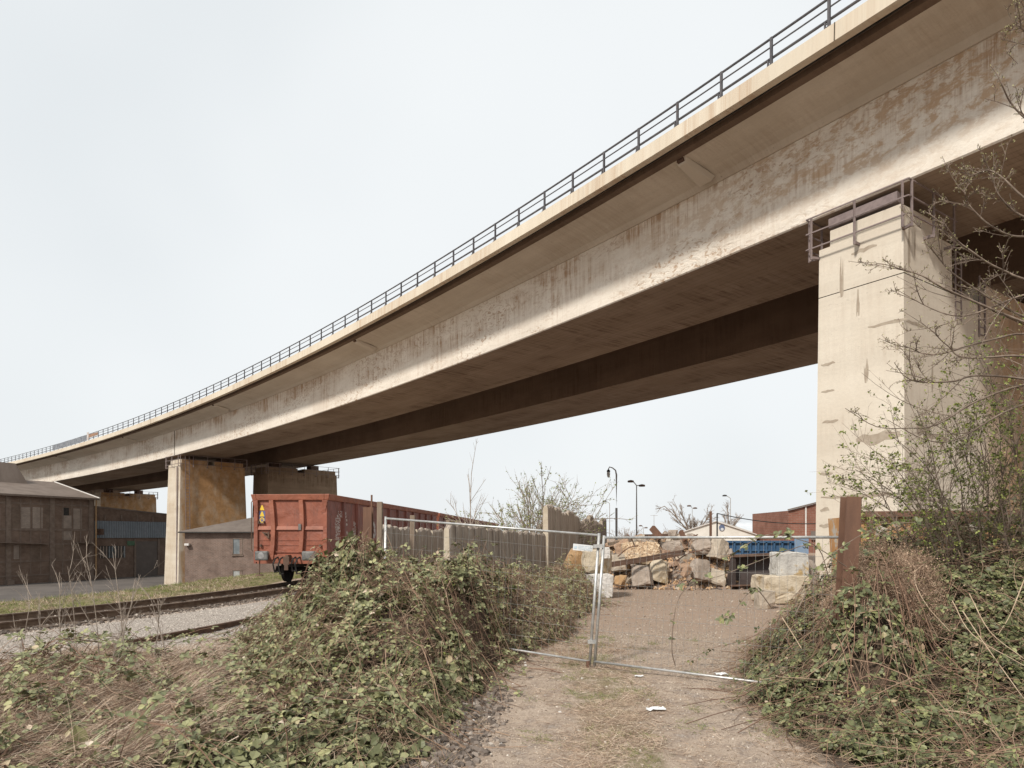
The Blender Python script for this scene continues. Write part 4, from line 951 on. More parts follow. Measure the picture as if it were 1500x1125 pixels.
# red brick works and low pale roof far right, white tent
rb = empty('brick_building', (34, 80, 0), 'red brick works hall with a stepped parapet beside the near bridge pier', 'building')
q = MB(); Y = 80; zl_ = EYE + 37 * .08; zr2 = EYE + 52 * .08
q.add([(32.4, Y, -.3), (45, Y - 4, -.3), (45, Y - 4, zr2 + 2), (36, Y - 1.2, zr2 - .2), (32.4, Y, zl_), (32.4, Y + 12, -.3), (32.4, Y + 12, zl_)], [(0, 1, 2, 3, 4), (5, 0, 4, 6)], [(0, 0), (13, 0), (13, 8), (4, 6), (0, 5), (-12, 0), (-12, 5)]); q.build('wall', m_brickred, rb)
q = MB(); q.span((32.3, Y - .05, zl_ + .08), (36, Y - 1.25, zr2 - .1), .5, .16); q.span((36, Y - 1.25, zr2 - .1), (45, Y - 4.05, zr2 + 2.1), .5, .16); q.build('coping', m_roof2, rb)
q = MB(); q.span((34.15, Y - .65, -.2), (34.15, Y - .65, zl_ + .6), .14, .1); q.build('downpipe', m_verge, rb)
q = MB(); q.span((34.6, Y - 1.0, 2.0), (36.4, Y - 1.6, 2.0), .05, 1.0); q.build('louvre', m_roof2, rb)
lb = empty('low_hall', (46, 125, 0), 'long low hall with a pale roof behind the white tent', 'building')
q = MB(); q.box((48, 129, 1.0), (30, 8, 2.0)); q.build('wall', m_black, lb)
m_palemetal = simple('pale_metal_roof', (.50, .52, .54), (.58, .60, .62), .5, .5, bmp=0)
q = MB(); slab(q, [(32.6, 124.6, 2.05), (63.4, 124.6, 2.05), (63.4, 133.4, 4.3), (35, 133.4, 4.4)]); q.build('roof', m_palemetal, lb)
tn = empty('tent', (27, 90, 0), 'white gabled marquee tent with a round emblem on its gable', 'tent')
m_tent = simple('tent_canvas', (.66, .63, .57), (.74, .71, .65), .6, .8, bmp=0)
m_tent2 = simple('tent_roof_canvas', (.44, .39, .33), (.50, .45, .38), .6, .8, bmp=0)
gl, ga, gr_ = np.array(at(993, 781, 88)), np.array(at(1048, 763.5, 88)), np.array(at(1108, 783, 88))
q = MB(); q.add([(gl[0], 88, 0), (gr_[0], 88, 0), gr_, ga, gl], [(0, 1, 2, 3, 4)]); q.build('gable', m_tent, tn)
q = MB(); bk = np.array((6.5, 16, 0)); q.add([gr_ + (.2, -.15, -.03), ga + (0, -.15, .05), ga + bk, gr_ + bk, gl + (-.2, -.15, -.03), gl + bk], [(0, 1, 2, 3), (1, 4, 5, 2)]); q.build('canopy', m_tent2, tn)
q = MB(); q.add([(gr_[0], 88, 0), (gr_[0] + 6.5, 104, 0), gr_ + bk - (0, 0, .03), gr_ - (0, 0, .03)], [(0, 1, 2, 3)]); q.build('side_wall', m_tent, tn)
q = MB()
for a_, b_ in ((gl, ga), (ga, gr_)): q.span(a_ + (0, -.18, 0), b_ + (0, -.18, 0), .06, .10)
q.build('frame', m_verge, tn)
c = np.array(at(1057.5, 773, 87.9)); a = np.linspace(0, 2 * math.pi, 25)[:-1]
q = MB(); q.add([c + (.37 * math.cos(t), 0, .42 * math.sin(t)) for t in a], [tuple(range(24))]); em = q.build('emblem', simple('emblem_blue', (.10, .13, .22), (.14, .17, .26), 3, .6, bmp=0), tn)
q = MB(); q.add([c + (.2 * math.cos(t) + .03, -.02, .19 * math.sin(t) - .2) for t in a], [tuple(range(24))]); q.build('emblem_mark', m_palemetal, em)

# ------------------------------------------------------------------ walls of precast concrete units
def wall_mat(name, c1, c2, dark, pale):
    m, nt, b = new_mat(name); v = coords(nt, 'obj')
    col = mix(nt, ramp(nt, noise(nt, coords(nt, 'obj', (1, 1, .25)), 3, 8, .7), .35, .65), c1, c2)
    n2 = noise(nt, coords(nt, 'obj', (4.5, 4.5, .22)), 2.4, 9, .75)
    col = mix(nt, ramp(nt, n2, .47, .62, 0, .85), col, dark); col = mix(nt, ramp(nt, noise(nt, coords(nt, 'obj', (3, 3, .35)), 3, 9, .8), .60, .70, 0, .9), col, pale)
    nt.links.new(col, b.inputs['Base Color']); b.inputs['Roughness'].default_value = .95; bump(nt, b, noise(nt, coords(nt, 'obj', (1, 1, .5)), 14, 8, .75), .6, .03); return m
m_wallc = wall_mat('black_streaked_concrete', (.32, .265, .215), (.41, .345, .29), (.12, .09, .07), (.66, .60, .52))
m_wallend = simple('raw_concrete_end', (.42, .35, .26), (.50, .43, .34), 5, .95, c3=(.30, .26, .2), bscale=20, bmp=.6)
def unit(p, q_, z0, hgt, seed, label, group, first=False, toe=.55):
    """one upright wall unit from p to q_, leaning back, thick foot"""
    g = random.Random(seed); p = np.array(p); q_ = np.array(q_); d = nrm(q_ - p); n_ = np.array((d[1], -d[0]))
    gap = .012; L = np.linalg.norm(q_ - p); prof = [(.30 if toe > .5 else .2, 0), (.16, .35), (.09, 1.2), (.06, hgt - .05), (.03, hgt), (-.06, hgt - .01), (-.10, hgt - .06), (-.12, 0)]
    m_ = 9; V = []; ts = np.linspace(gap / L, 1 - gap / L, m_)
    for i, t in enumerate(ts):
        wob = .025 * math.sin(i * 2.1 + seed) + .02 * g.uniform(-1, 1); edge = .05 if i in (0, m_ - 1) else 0
        for a, b in prof:
            hz = b + (wob * 1.3 + g.uniform(-.02, .015) - edge) * (b > hgt * .9); x = p + d * L * t + n_ * (a + (wob * .3 if a > 0 else 0)); V.append((*x, z0 + hz))
    k = len(prof); f = [(i * k + j, i * k + (j + 1) % k, (i + 1) * k + (j + 1) % k, (i + 1) * k + j) for i in range(m_ - 1) for j in range(k)]
    mb = MB(); mb.add(V, f + [tuple(range(k))[::-1], tuple((m_ - 1) * k + j for j in range(k))])
    o = mb.build('wall_unit', m_wallc, label=label, cat='wall', group=group)
    o.data.materials.append(m_wallend); o.data.polygons[len(f)].material_index = 1
    return o
W1 = [(-1.62, 17.0), (1.05, 22.2)]; g_ = 'precast units of the low concrete wall'
for i in range(6):
    a = np.array(W1[0]) + (np.array(W1[1]) - W1[0]) * i / 6; b = np.array(W1[0]) + (np.array(W1[1]) - W1[0]) * (i + 1) / 6
    unit(a, b, -.05, 2.30 - .045 * i, 31 + i, 'wide weathered end unit of the low concrete wall, its pale end face toward the camera' if i == 0 else 'black-streaked precast unit of the low concrete wall behind the wire fence', None if i == 0 else g_)
W2 = [(1.12, 22.6), (4.5, 33.0)]; hs = [3.0, 2.95, 2.83, 2.90, 2.76, 2.55, 2.68, 2.86, 2.66, 2.55, 2.80]
for i in range(11):
    a = np.array(W2[0]) + (np.array(W2[1]) - W2[0]) * i / 11; b = np.array(W2[0]) + (np.array(W2[1]) - W2[0]) * (i + 1) / 11
    unit(a, b, -.05, hs[i] + .02, 51 + i, 'tall first unit of the jagged concrete wall, standing above the low wall' if i == 0 else 'tooth-like precast unit of the tall jagged concrete wall', None if i == 0 else 'precast units of the tall jagged wall')
for i in range(4):
    a = np.array((-3.62, 18.8)) + np.array((.36, .85)) * i; unit(a, a + (.35, .82), -.05, 2.28 - .03 * i, 81 + i, 'dark concrete unit in the rear wall seen through the fence panel', 'units of the rear wall behind the fence', toe=.2)

# posts and steel beams standing in the weeds
def hbeam(nm, px0, px1, py0, py1, Y, label, lean=0.0, wid=None):
    a = np.array(at((px0 + px1) / 2, py0, Y)); w_ = wid or (px1 - px0) / F * Y; b = a.copy(); b[2] = -.1; b[0] -= lean
    q = MB(); t = .016; up = np.array((0, 1, 0.))
    q.span(b + (0, -w_ * .45, 0), a + (0, -w_ * .45, 0), w_, t, up=(0, 1, 0)); q.span(b + (0, w_ * .45, 0), a + (0, w_ * .45, 0), w_, t, up=(0, 1, 0)); q.span(b, a, .012, w_ * .88, up=(0, 1, 0))
    return q.build(nm, m_rust, label=label, cat='steel beam')
hbeam('steel_beam', 533, 545.5, 743, 826, 15.0, 'flat rusty steel beam standing upright in front of the wagon side')
hbeam('steel_beam', 1236, 1257, 728, 845, 7.93, 'leaning rusty steel beam standing in the brambles before the near pier', lean=.13)
def rod(px, py0, py1, Y, r_, label, mat=m_rust, cat='rod', lean=.0):
    a = np.array(at(px, py0, Y)); b = a.copy(); b[2] = -.1; b[0] -= lean; q = MB(); q.tube([b, a], r_, 7); q.build('steel_rod', mat, label=label, cat=cat)
rod(544.5, 725, 0, 15.4, .022, 'thin rusty rod rising just behind the upright beam near the wagon')
rod(1261, 728, 0, 10.6, .016, 'thin rusty rod beside the leaning beam in the brambles', lean=.06)
m_timber = simple('grey_timber', (.16, .12, .09), (.26, .20, .15), 6, .95, stretch=(1, 1, .15), bscale=14)
for px, w_, py, Y, lb_ in ((556.5, 7.5, 735, 16.5, 'tall square grey timber post right of the rusty beam'), (604.5, 7, 755, 17.4, 'brown timber post behind the left fence panel'), (656, 5, 762, 22.8, 'short grey timber post top above the low wall')):
    a = np.array(at(px, py, Y)); q = MB(); q.span((a[0] - .02, a[1], -.1), a, w_ / F * Y, w_ / F * Y, up=(0, 1, 0)); q.build('timber_post', m_timber, label=lb_, cat='post', bevel=.01)

# ------------------------------------------------------------------ wire mesh fence panels
def fence_panel(P, Q, zp, zq, wires_h, label, top_only=False):
    """P, Q ground points; zp/zq = (bottom, top) heights"""
    P = np.array(P); Q = np.array(Q); e = empty('fence_panel', (*((P + Q) / 2), 0), label, 'fence panel')
    A, B = np.array((*P, zp[0])), np.array((*Q, zq[0])); C, D = np.array((*Q, zq[1])) , np.array((*P, zp[1]))
    C = C + LEANQ; D = D + LEANP
    q = MB(); r_ = .021
    q.tube([A, B], r_ * .8, 10); q.tube([D, C], r_ * .85, 10); q.tube([A - (A - D) * 0 - np.array((0, 0, .12)), D + nrm(D - A) * .03], r_, 12); q.tube([B - np.array((0, 0, .12)), C + nrm(C - B) * .03], r_, 12)
    q.build('frame', m_galv, e, smooth=True)
    n = 34; q = MB(); t = np.linspace(0, 1, n)[1:-1, None]; lo = A + (B - A) * t; hi = D + (C - D) * t
    k = 5; s_ = np.linspace(0, 1, k)[None, :, None]; arr = lo[:, None] * (1 - s_) + hi[:, None] * s_; arr += np.sin(arr[:, :, 0:1] * 3 + s_ * 4) * np.array((.0, .012, 0))
    V, F_ = curves(arr, np.full(n - 2, .0016), np.full(n - 2, .0016)); q.add(V, F_)
    s2 = np.linspace(0, 1, 9)[None, :, None]; hh = np.array(wires_h)[:, None, None]
    l_ = A + (D - A) * hh; r2_ = B + (C - B) * hh; arr = l_ * (1 - s2) + r2_ * s2; arr += np.sin(s2 * 7 + hh * 5) * np.array((0, .0, .006))
    V, F_ = curves(arr, np.full(len(wires_h), .0021), np.full(len(wires_h), .0021)); q.add(V, F_)
    q.build('wire_mesh', m_wire, e)
    return e, A, B, C, D
LEANP = np.array((.145, 0.02, 0)); LEANQ = np.array((.0, 0, 0))
fr, *_r = fence_panel((1.19, 9.88), (3.97, 8.02), (.13, 1.925), (.10, 1.935), np.arange(1, 8) / 8 + .0, 'galvanised wire mesh fence panel crossing the gravel path, right of the leaning post')
LEANQ = np.array((.145, .02, 0)); LEANP = np.array((.03, 0, 0))
fl_, A_, B_, C_, D_ = fence_panel((-2.12, 11.3), (1.12, 9.9), (.40, 2.24), (.13, 1.96), np.arange(1, 8) / 8, 'wire mesh fence panel with a small white sign, standing in the bramble mound')
q = MB(); c = np.array(at(867.5, 940, 9.9)); q.box(c, (.13, .07, .05)); c = np.array(at(876, 800, 9.9)); q.box(c, (.13, .07, .05)); q.build('clamp', m_galv, fl_)
q = MB(); c = np.array(at(861.5, 973, 9.9)); q.tube([c - (0, 0, .18), c + (0, 0, .05)], .03, 10); q.build('foot_socket', m_rust, fl_)
m_signw = simple('sign_white', (.66, .67, .67), (.72, .73, .73), 4, .5, bmp=0); m_signb = simple('sign_faded_blue', (.42, .53, .63), (.50, .60, .68), 9, .5, bmp=0)
ps = [(839.8, 796.2), (868.8, 799.2), (867.8, 808.0), (839, 805.8)]
q = MB(); P4 = [np.array(at(x, y, 10.0)) for x, y in ps]; q.hexa([P4[3], P4[2], P4[2] + (0, .006, 0), P4[3] + (0, .006, 0), P4[0], P4[1], P4[1] + (0, .006, 0), P4[0] + (0, .006, 0)]); sg = q.build('sign', m_signw, fl_)
def signpt(u, v): return P4[0] * (1 - u) * (1 - v) + P4[1] * u * (1 - v) + P4[2] * u * v + P4[3] * (1 - u) * v + np.array((0, -.003, 0))
q = MB(); q.add([signpt(.05, .72), signpt(.20, .72), signpt(.20, .32), signpt(.05, .42)], [(0, 1, 2, 3)])
for v, segs in ((.26, ((.28, .55), (.60, .90))), (.50, ((.26, .40), (.43, .70), (.74, .96))), (.72, ((.28, .62), (.66, .86)))):
    for a, b in segs:
        u = a
        while u < b: q.add([signpt(u, v + .05), signpt(u + .022, v + .05), signpt(u + .022, v - .05), signpt(u, v - .05)], [(0, 1, 2, 3)]); u += .034
q.build('lettering', m_signb, sg)

# ------------------------------------------------------------------ stones
import bmesh
def rock(name, c, size, seed, mat, label, cat='stone block', group=None, rot=(0, 0, 0), boxy=.75, parent=None, rough=.03, bev=.03, get=False):
    g = random.Random(seed); bm = bmesh.new()
    for i in range(26):
        p = [g.uniform(-1, 1) for _ in range(3)]; m = max(abs(t) for t in p); l = math.sqrt(sum(t * t for t in p)); k = boxy / m + (1 - boxy) / l
        k *= g.uniform(.88, 1.0); bm.verts.new([t * k * .5 for t in p])
    for sx in (-1, 1):
        for sy in (-1, 1):
            for sz in (-1, 1):
                if g.random() < boxy: bm.verts.new([.5 * s_ * g.uniform(.82, .98) for s_ in (sx, sy, sz)])
    r_ = bmesh.ops.convex_hull(bm, input=bm.verts)
    bmesh.ops.delete(bm, geom=list({v for v in r_['geom_interior'] if isinstance(v, bmesh.types.BMVert)}), context='VERTS')
    for v in list(bm.verts):
        if not v.link_faces: bm.verts.remove(v)
    from mathutils import Euler
    mt = Euler(rot).to_matrix()
    for v in bm.verts: v.co = mt @ Vector((v.co.x * size[0], v.co.y * size[1], v.co.z * size[2]))
    if bev:
        bmesh.ops.bevel(bm, geom=list(bm.edges), offset=bev * max(size) * .5, segments=1, affect='EDGES')
        bmesh.ops.triangulate(bm, faces=bm.faces); bmesh.ops.subdivide_edges(bm, edges=[e for e in bm.edges if e.calc_length() > max(size) * .16], cuts=2, use_grid_fill=True)
        for v in bm.verts: v.co += v.normal * (mn.fractal(v.co * (2.2 / max(size)) * 2 + Vector((seed, 0, 0)), .8, 2, 4)) * rough * max(size)
    V = np.array([v.co[:] for v in bm.verts]); bm.verts.index_update(); Fs = [tuple(v.index for v in f.verts) for f in bm.faces]; bm.free()
    if get: return V, Fs
    V = V + np.array(c); q = MB(); q.add(V, Fs); return q.build(name, mat, parent, label=label, cat=cat, group=group)
def stone(name, c1, c2, c3=None, t3=(.52, .6), s3=1.6): return simple(name, c1, c2, 2.2, .92, c3=c3, s3=s3, t3=t3, bscale=9, bmp=.7, bdist=.05)
m_sand = stone('pale_sandstone', (.48, .40, .29), (.58, .50, .39), (.36, .27, .16)); m_whitew = stone('whitewashed_stone', (.58, .55, .51), (.66, .63, .60), (.42, .36, .29), (.56, .66))
m_brown = stone('brown_boulder', (.36, .22, .11), (.44, .29, .16), (.25, .15, .08)); m_grey = stone('grey_rubble', (.31, .255, .21), (.41, .345, .29), (.24, .18, .14)); m_pale = stone('pale_rubble', (.40, .34, .27), (.50, .43, .35), (.30, .23, .17))
m_redrub = stone('orange_brick_rubble', (.36, .24, .165), (.44, .31, .22), (.27, .17, .12)); m_greyblock = stone('grey_white_block', (.44, .42, .39), (.56, .54, .50), (.42, .30, .15), (.56, .62), 1.1)
def px_rock(name, x0, x1, y0, y1, Y, seed, mat, label, depth=None, **k):
    w_ = (x1 - x0) / F * Y; h = (y1 - y0) / F * Y; c = at((x0 + x1) / 2, (y0 + y1) / 2, Y + (depth or w_) / 2)
    s_ = c[1] / Y * 0 + 1
    return rock(name, c, (w_ * 1.06, depth or w_, h * 1.06), seed, mat, label, **k)
px_rock('sandstone_block', 855, 896, 839, 875, 21.0, 3, m_whitew, 'whitewashed stone block at the end of the jagged wall, under the sandstone block', boxy=.97, depth=1.0)
px_rock('sandstone_block', 853, 895.5, 804, 840.5, 21.0, 8, m_sand, 'pale sandstone block stacked on the whitewashed one behind the leaning fence post', boxy=.96, depth=1.0)
px_rock('boulder', 830, 858, 807, 846, 21.6, 14, m_brown, 'ochre brown boulder wedged between the jagged wall and the stacked blocks', depth=.9, rot=(.1, .5, .2), cat='boulder')
px_rock('sandstone_block', 879, 893, 802, 818, 20.7, 31, m_whitew, 'small white stone lying on top of the stacked sandstone block', depth=.35, boxy=.6)
px_rock('boulder', 1132, 1177, 808, 845, 19.4, 22, m_greyblock, 'grey and ochre stone block set on top of a flat pale stone near the pier', boxy=.85, depth=.9)
px_rock('boulder', 1108, 1180, 841, 884, 19.2, 25, m_sand, 'flat pale stone under the grey and ochre block', boxy=.85, depth=1.1)
px_rock('boulder', 1108, 1134, 862, 893, 18.0, 27, m_pale, 'broken pale stone lying low in front of the flat stone', boxy=.6)
px_rock('boulder', 1176, 1196, 820, 883, 19.8, 29, m_grey, 'upright grey stone leaning at the foot of the pier', boxy=.8)

# ------------------------------------------------------------------ rubble heap
g = np.random.default_rng(21)
def heap(x, y):
    X = x / y * 1000 + 750
    prof = np.interp(X, [880, 900, 930, 960, 985, 1010, 1035, 1055, 1075, 1090], [1.5, 1.8, 1.95, 2.15, 2.0, 2.05, 1.85, 1.8, .8, 0])
    return prof * sm(25.0, 27.2, y) * sm(34, 29, y)
n = 60; xs = np.linspace(3.0, 11.0, n); ys = np.linspace(24.4, 35, 50); XX, YY = np.meshgrid(xs, ys)
ZZ = heap(XX, YY) * .86 + (vn(XX, YY, .5) - .5) * .35 * (heap(XX, YY) > .1) - .03
I = np.arange(XX.size).reshape(XX.shape); q = MB(); q.add(np.stack([XX, YY, ZZ], -1).reshape(-1, 3), np.stack([I[:-1, :-1], I[:-1, 1:], I[1:, 1:], I[1:, :-1]], -1).reshape(-1, 4))
m_fines = simple('rubble_fines', (.17, .125, .095), (.26, .19, .145), 3, .95, bscale=14, bmp=.8, bdist=.05)
q.build('rubble_fines', m_fines, kind='stuff', label='brown crushed brick and earth of the rubble heap', cat='rubble')
# chunks: countable ones are single objects
protos = [rock('x', (0, 0, 0), (1, .8, .7), 200 + i, None, None, boxy=g.uniform(.5, .95), get=True, bev=.03, rough=.02) for i in range(7)]
mats_r = [m_grey, m_pale, m_redrub, m_brown, m_grey, m_redrub, m_pale]
pm = []
for i, (V_, F__) in enumerate(protos):
    for mt in mats_r[:4]:
        me = bpy.data.meshes.new('rubble_chunk'); me.from_pydata(V_.tolist(), [], F__); me.materials.append(mt); pm.append(me)
cnt = 0
while cnt < 270:
    x = g.uniform(3.4, 10.6); y = g.uniform(25.1, 30); h = heap(np.array(x), np.array(y))
    if h < .12: continue
    s_ = float(g.choice([.22, .32, .45, .6], p=[.45, .36, .15, .04])); o = bpy.data.objects.new('rubble_chunk', pm[g.integers(len(pm))]); COL.objects.link(o)
    o.location = (x, y, float(h) * .86 + s_ * .15); o.scale = (s_ * g.uniform(.8, 1.4), s_, s_ * g.uniform(.6, 1)); o.rotation_euler = tuple(g.uniform(-.7, .7, 2)) + (g.uniform(0, 6.28),)
    o['label'] = 'angular broken chunk of brick or concrete lying in the rubble heap'; o['category'] = 'rubble chunk'; o['group'] = 'chunks of the rubble heap'; cnt += 1
# loose small bits, too many to count
nb = 7000; x = g.uniform(3.3, 10.9, nb); y = g.uniform(24.6, 30.5, nb); h = heap(x, y); k = (h > .02) | (g.random(nb) < .15); x, y, h = x[k], y[k], h[k]
cube = np.array([(-1, -1, -1), (1, -1, -1), (1, 1, -1), (-1, 1, -1), (-.8, -1, .8), (1, -.7, 1), (.7, 1, .9), (-1, .8, 1)]) * .5; cf = [(3, 2, 1, 0), (4, 5, 6, 7), (0, 1, 5, 4), (1, 2, 6, 5), (2, 3, 7, 6), (3, 0, 4, 7)]
m_bits = leafmat('brick_bits', [(0, (.16, .12, .10)), (.35, (.30, .22, .17)), (.6, (.48, .30, .17)), (.85, (.56, .38, .22)), (1, (.55, .48, .40))], .95)
ax, ay, az = frames(g.normal(0, 1, (len(x), 3)), g.uniform(0, 6.28, len(x))); V, F_ = scatter(cube, cf, np.stack([x, y, h * .86 + .04], -1), ax, ay, az, g.uniform(.03, .17, (len(x), 3)))
MB().add(V, F_).build('brick_bits', m_bits, kind='stuff', label='small loose brick and stone bits over the heap', cat='rubble')
xx = g.uniform(916, 966, 420); yy = g.uniform(798, 822, 420); Yp = 25.9 - (yy - 798) * .022; P_ = np.stack([(xx - 750) / F * Yp, Yp, EYE + (HZ - yy) / F * Yp], -1)
ax, ay, az = frames(g.normal(0, 1, (420, 3)), g.uniform(0, 6.28, 420)); V, F_ = scatter(cube, cf, P_ + (0, .3, 0), ax, ay, az, g.uniform(.08, .24, (420, 3)))
m_obr = leafmat('orange_brick_bits', [(0, (.36, .25, .165)), (.5, (.50, .37, .245)), (1, (.62, .50, .36))], .95)
MB().add(V, F_).build('brick_bits', m_obr, kind='stuff', label='pale orange crushed bricks poured on the middle of the heap', cat='rubble')
for a in ((928, 955, 827, 860, 24.6, 41, m_grey, 'squarish grey concrete slab leaning at the front of the rubble heap', .9), (950, 979, 817, 852, 25.0, 42, m_sand, 'large pale rounded stone at the front centre of the heap', .45),
          (899, 917, 842, 860, 24.3, 43, m_brown, 'small rust-brown boulder at the left foot of the heap', .5), (1010, 1036, 820, 852, 24.8, 44, m_grey, 'large broken grey-brown lump at the right foot of the heap', .6),
          (1034, 1064, 832, 858, 24.9, 45, m_pale, 'pile-edge pale slab beside the steel bucket', .7), (1043, 1065, 789, 820, 25.6, 46, m_pale, 'pale standing stone on the heap before the blue container', .7),
          (893, 915, 812, 838, 25.2, 47, m_pale, 'light slab behind the stacked sandstone blocks', .9), (968, 1000, 792, 812, 26.2, 48, m_grey, 'broad grey boulder high on the heap', .6), (1013, 1043, 790, 812, 25.8, 49, m_grey, 'brown-grey boulder on the right crest of the heap', .6),
          (900, 925, 790, 816, 26.2, 50, m_redrub, 'reddish brick lump high on the left of the heap', .8), (976, 992, 776, 790, 27.0, 51, m_grey, 'small boulder on the top of the heap', .6), (1000, 1012, 828, 846, 24.6, 52, m_redrub, 'orange brick lump between two grey lumps', .6)):
    px_rock('boulder' if a[8] < .65 else 'concrete_lump', *a[:6], a[6], a[7], boxy=a[8] * .75, cat='rubble block', rot=(random.uniform(-.3, .3), random.uniform(-.35, .35), random.uniform(-.5, .5)), rough=.05)
def bar(pts, w_, h, label, mat=m_darkrust, nm='steel_beam', cat='steel beam'):
    q = MB()
    for a, b in zip(pts[:-1], pts[1:]): q.span(at(*a), at(*b), w_, h)
    q.build(nm, mat, label=label, cat=cat)
bar([(894, 829, 24.3), (950, 820, 24.6), (1003, 811, 25.0)], .07, .10, 'long rusty rail lying across the front of the rubble heap', nm='rusty_rail')
bar([(894, 825, 24.5), (950, 816, 24.8), (1000, 807, 25.2)], .07, .08, 'second rusty rail lying just behind the first on the heap', nm='rusty_rail')
for i_, (xa_, ya_, xb_, yb_) in enumerate(((905, 815, 935, 799), (990, 822, 1030, 806), (1005, 800, 1022, 783), (930, 800, 918, 783))):
    rb_ = catmull(np.array([at(xa_, ya_, 25.2), at((xa_ + xb_) / 2, (ya_ + yb_) / 2 - 4, 25.0), at(xb_, yb_, 25.1)]), 4); q = MB(); q.tube(rb_, .022, 6); q.build('bent_rebar', m_rust, label=['bent rusty bar low on the left of the heap', 'bent rusty bar crossing the right of the heap', 'thin rusty bar poking up on the right crest of the heap', 'thin rusty bar poking up on the left crest of the heap'][i_], cat='steel bar')
bar([(955, 773, 26.5), (968, 788, 26.2)], .16, .22, 'stub of brown steel girder sticking up from the top of the heap', mat=m_rust)
bar([(945, 784.5, 27), (1000, 783.5, 27.4)], .10, .10, 'dark beam lying level along the crest of the heap')
bar([(892, 797, 26.5), (925, 791, 26.8)], .22, .12, 'dark timber beam on the left shoulder of the heap', mat=m_timber, nm='timber_beam', cat='timber')
bar([(997, 778, 26.6), (1004, 792, 26.4)], .14, .14, 'rust red block of steel near the crest of the heap', mat=m_rust)
bar([(1041, 749, 30), (1041, 800, 30)], .09, .09, 'thin brown post standing behind the heap before the tent', mat=m_rust, nm='post', cat='post')

# excavator bucket / steel trough
m_bucket = simple('dark_brown_steel', (.045, .034, .032), (.065, .05, .046), 1.5, .55, bmp=.1)
bk_ = empty('steel_trough', (8.8, 24.6, 0), 'dark brown open steel trough lying between the rubble heap and the pale stones', 'trough')
P = lambda x, y, Y: np.array(at(x, y, Y))
a0, a1, a2, a3 = P(1063.5, 859, 24.4), P(1063.5, 853, 24.4), P(1072, 824, 24.9), P(1076, 859, 24.0)
q = MB(); q.hexa([P(1063, 859, 25.4), P(1076, 859, 24.6), P(1078, 857, 24.7), P(1066, 857, 25.5), P(1070, 817, 25.7), P(1074, 815, 25.6), P(1078, 815, 25.7), P(1074, 817, 25.8)]); q.build('side_plate', m_bucket, bk_)
q = MB(); n = 9
ysA = [815, 818, 826, 836, 846, 852, 855, 857.5]; Ys = [25.6, 25.9, 26.05, 26.05, 25.9, 25.6, 25.2, 24.6]
L_ = [P(1073 if i < 6 else 1071, y, Y) for i, (y, Y) in enumerate(zip(ysA, Ys))]; R_ = [P(1140, y - 3, Y) for y, Y in zip(ysA, Ys)]
V = L_ + R_ + [p + (0, .04, -.02) for p in L_ + R_]; m = len(L_)
q.add(V, [(i, i + 1, m + i + 1, m + i) for i in range(m - 1)] + [(2 * m + i, 3 * m + i, 3 * m + i + 1, 2 * m + i + 1) for i in range(m - 1)]); q.build('curved_shell', m_bucket, bk_, smooth=True)
q = MB(); q.span(P(1070, 858, 24.6), P(1140, 856, 24.6), .12, .05); q.build('cutting_edge', m_darkrust, bk_)
q = MB(); q.span(P(1071, 814.5, 25.6), P(1140, 811.5, 25.6), .14, .10); q.build('top_lip', m_darkrust, bk_)

# blue container
m_blue2 = simple('blue_container_paint', (.045, .10, .19), (.06, .13, .235), 2, .5, c3=(.09, .08, .08), s3=3, t3=(.6, .68), bmp=.1)
m_lblue = simple('light_blue_paint', (.22, .32, .46), (.28, .38, .52), 2, .5, bmp=0)
cn = empty('skip_container', (12, 31, 0), 'long blue steel skip container standing behind the rubble heap and trough', 'container')
q = MB(); xa, xb, yc = P(1040, 0, 31)[0], P(1180, 0, 31)[0], 31.0; zb_, zt_ = 0.0, P(0, 792.5, 31)[2]
q.hexa([(xa, yc, zb_ + .2), (xb, yc, zb_ + .2), (xb, yc + 2.3, zb_ + .2), (xa, yc + 2.3, zb_ + .2), (xa, yc, zt_), (xb, yc, zt_), (xb, yc + 2.3, zt_), (xa, yc + 2.3, zt_)]); q.build('body', m_blue2, cn)
q = MB(); q.box(((xa + xb) / 2, yc - .04, zt_ - .04), (xb - xa + .1, .12, .10)); q.box(((xa + xb) / 2, yc - .03, zt_ - .42), (xb - xa, .08, .07)); q.box(((xa + xb) / 2, yc - .03, zb_ + .45), (xb - xa, .08, .12)); q.build('top_rail', m_blue2, cn)
for i in range(13):
    x = xa + (xb - xa) * i / 12; q = MB(); q.box((x, yc - .05, (zt_ + zb_ + .2) / 2), (.08, .10, zt_ - zb_ - .3)); q.build('rib', m_blue2, cn)
q = MB(); q.box((xb - .25, yc - .15, zt_ - .18), (.62, .06, .8)); q.lathe([(.001, -.04), (.09, -.04), (.09, .02), (.001, .02)], (xb - .15, yc - .19, zt_ - .2), 'y', 12); q.build('lifting_lug', m_lblue, cn)

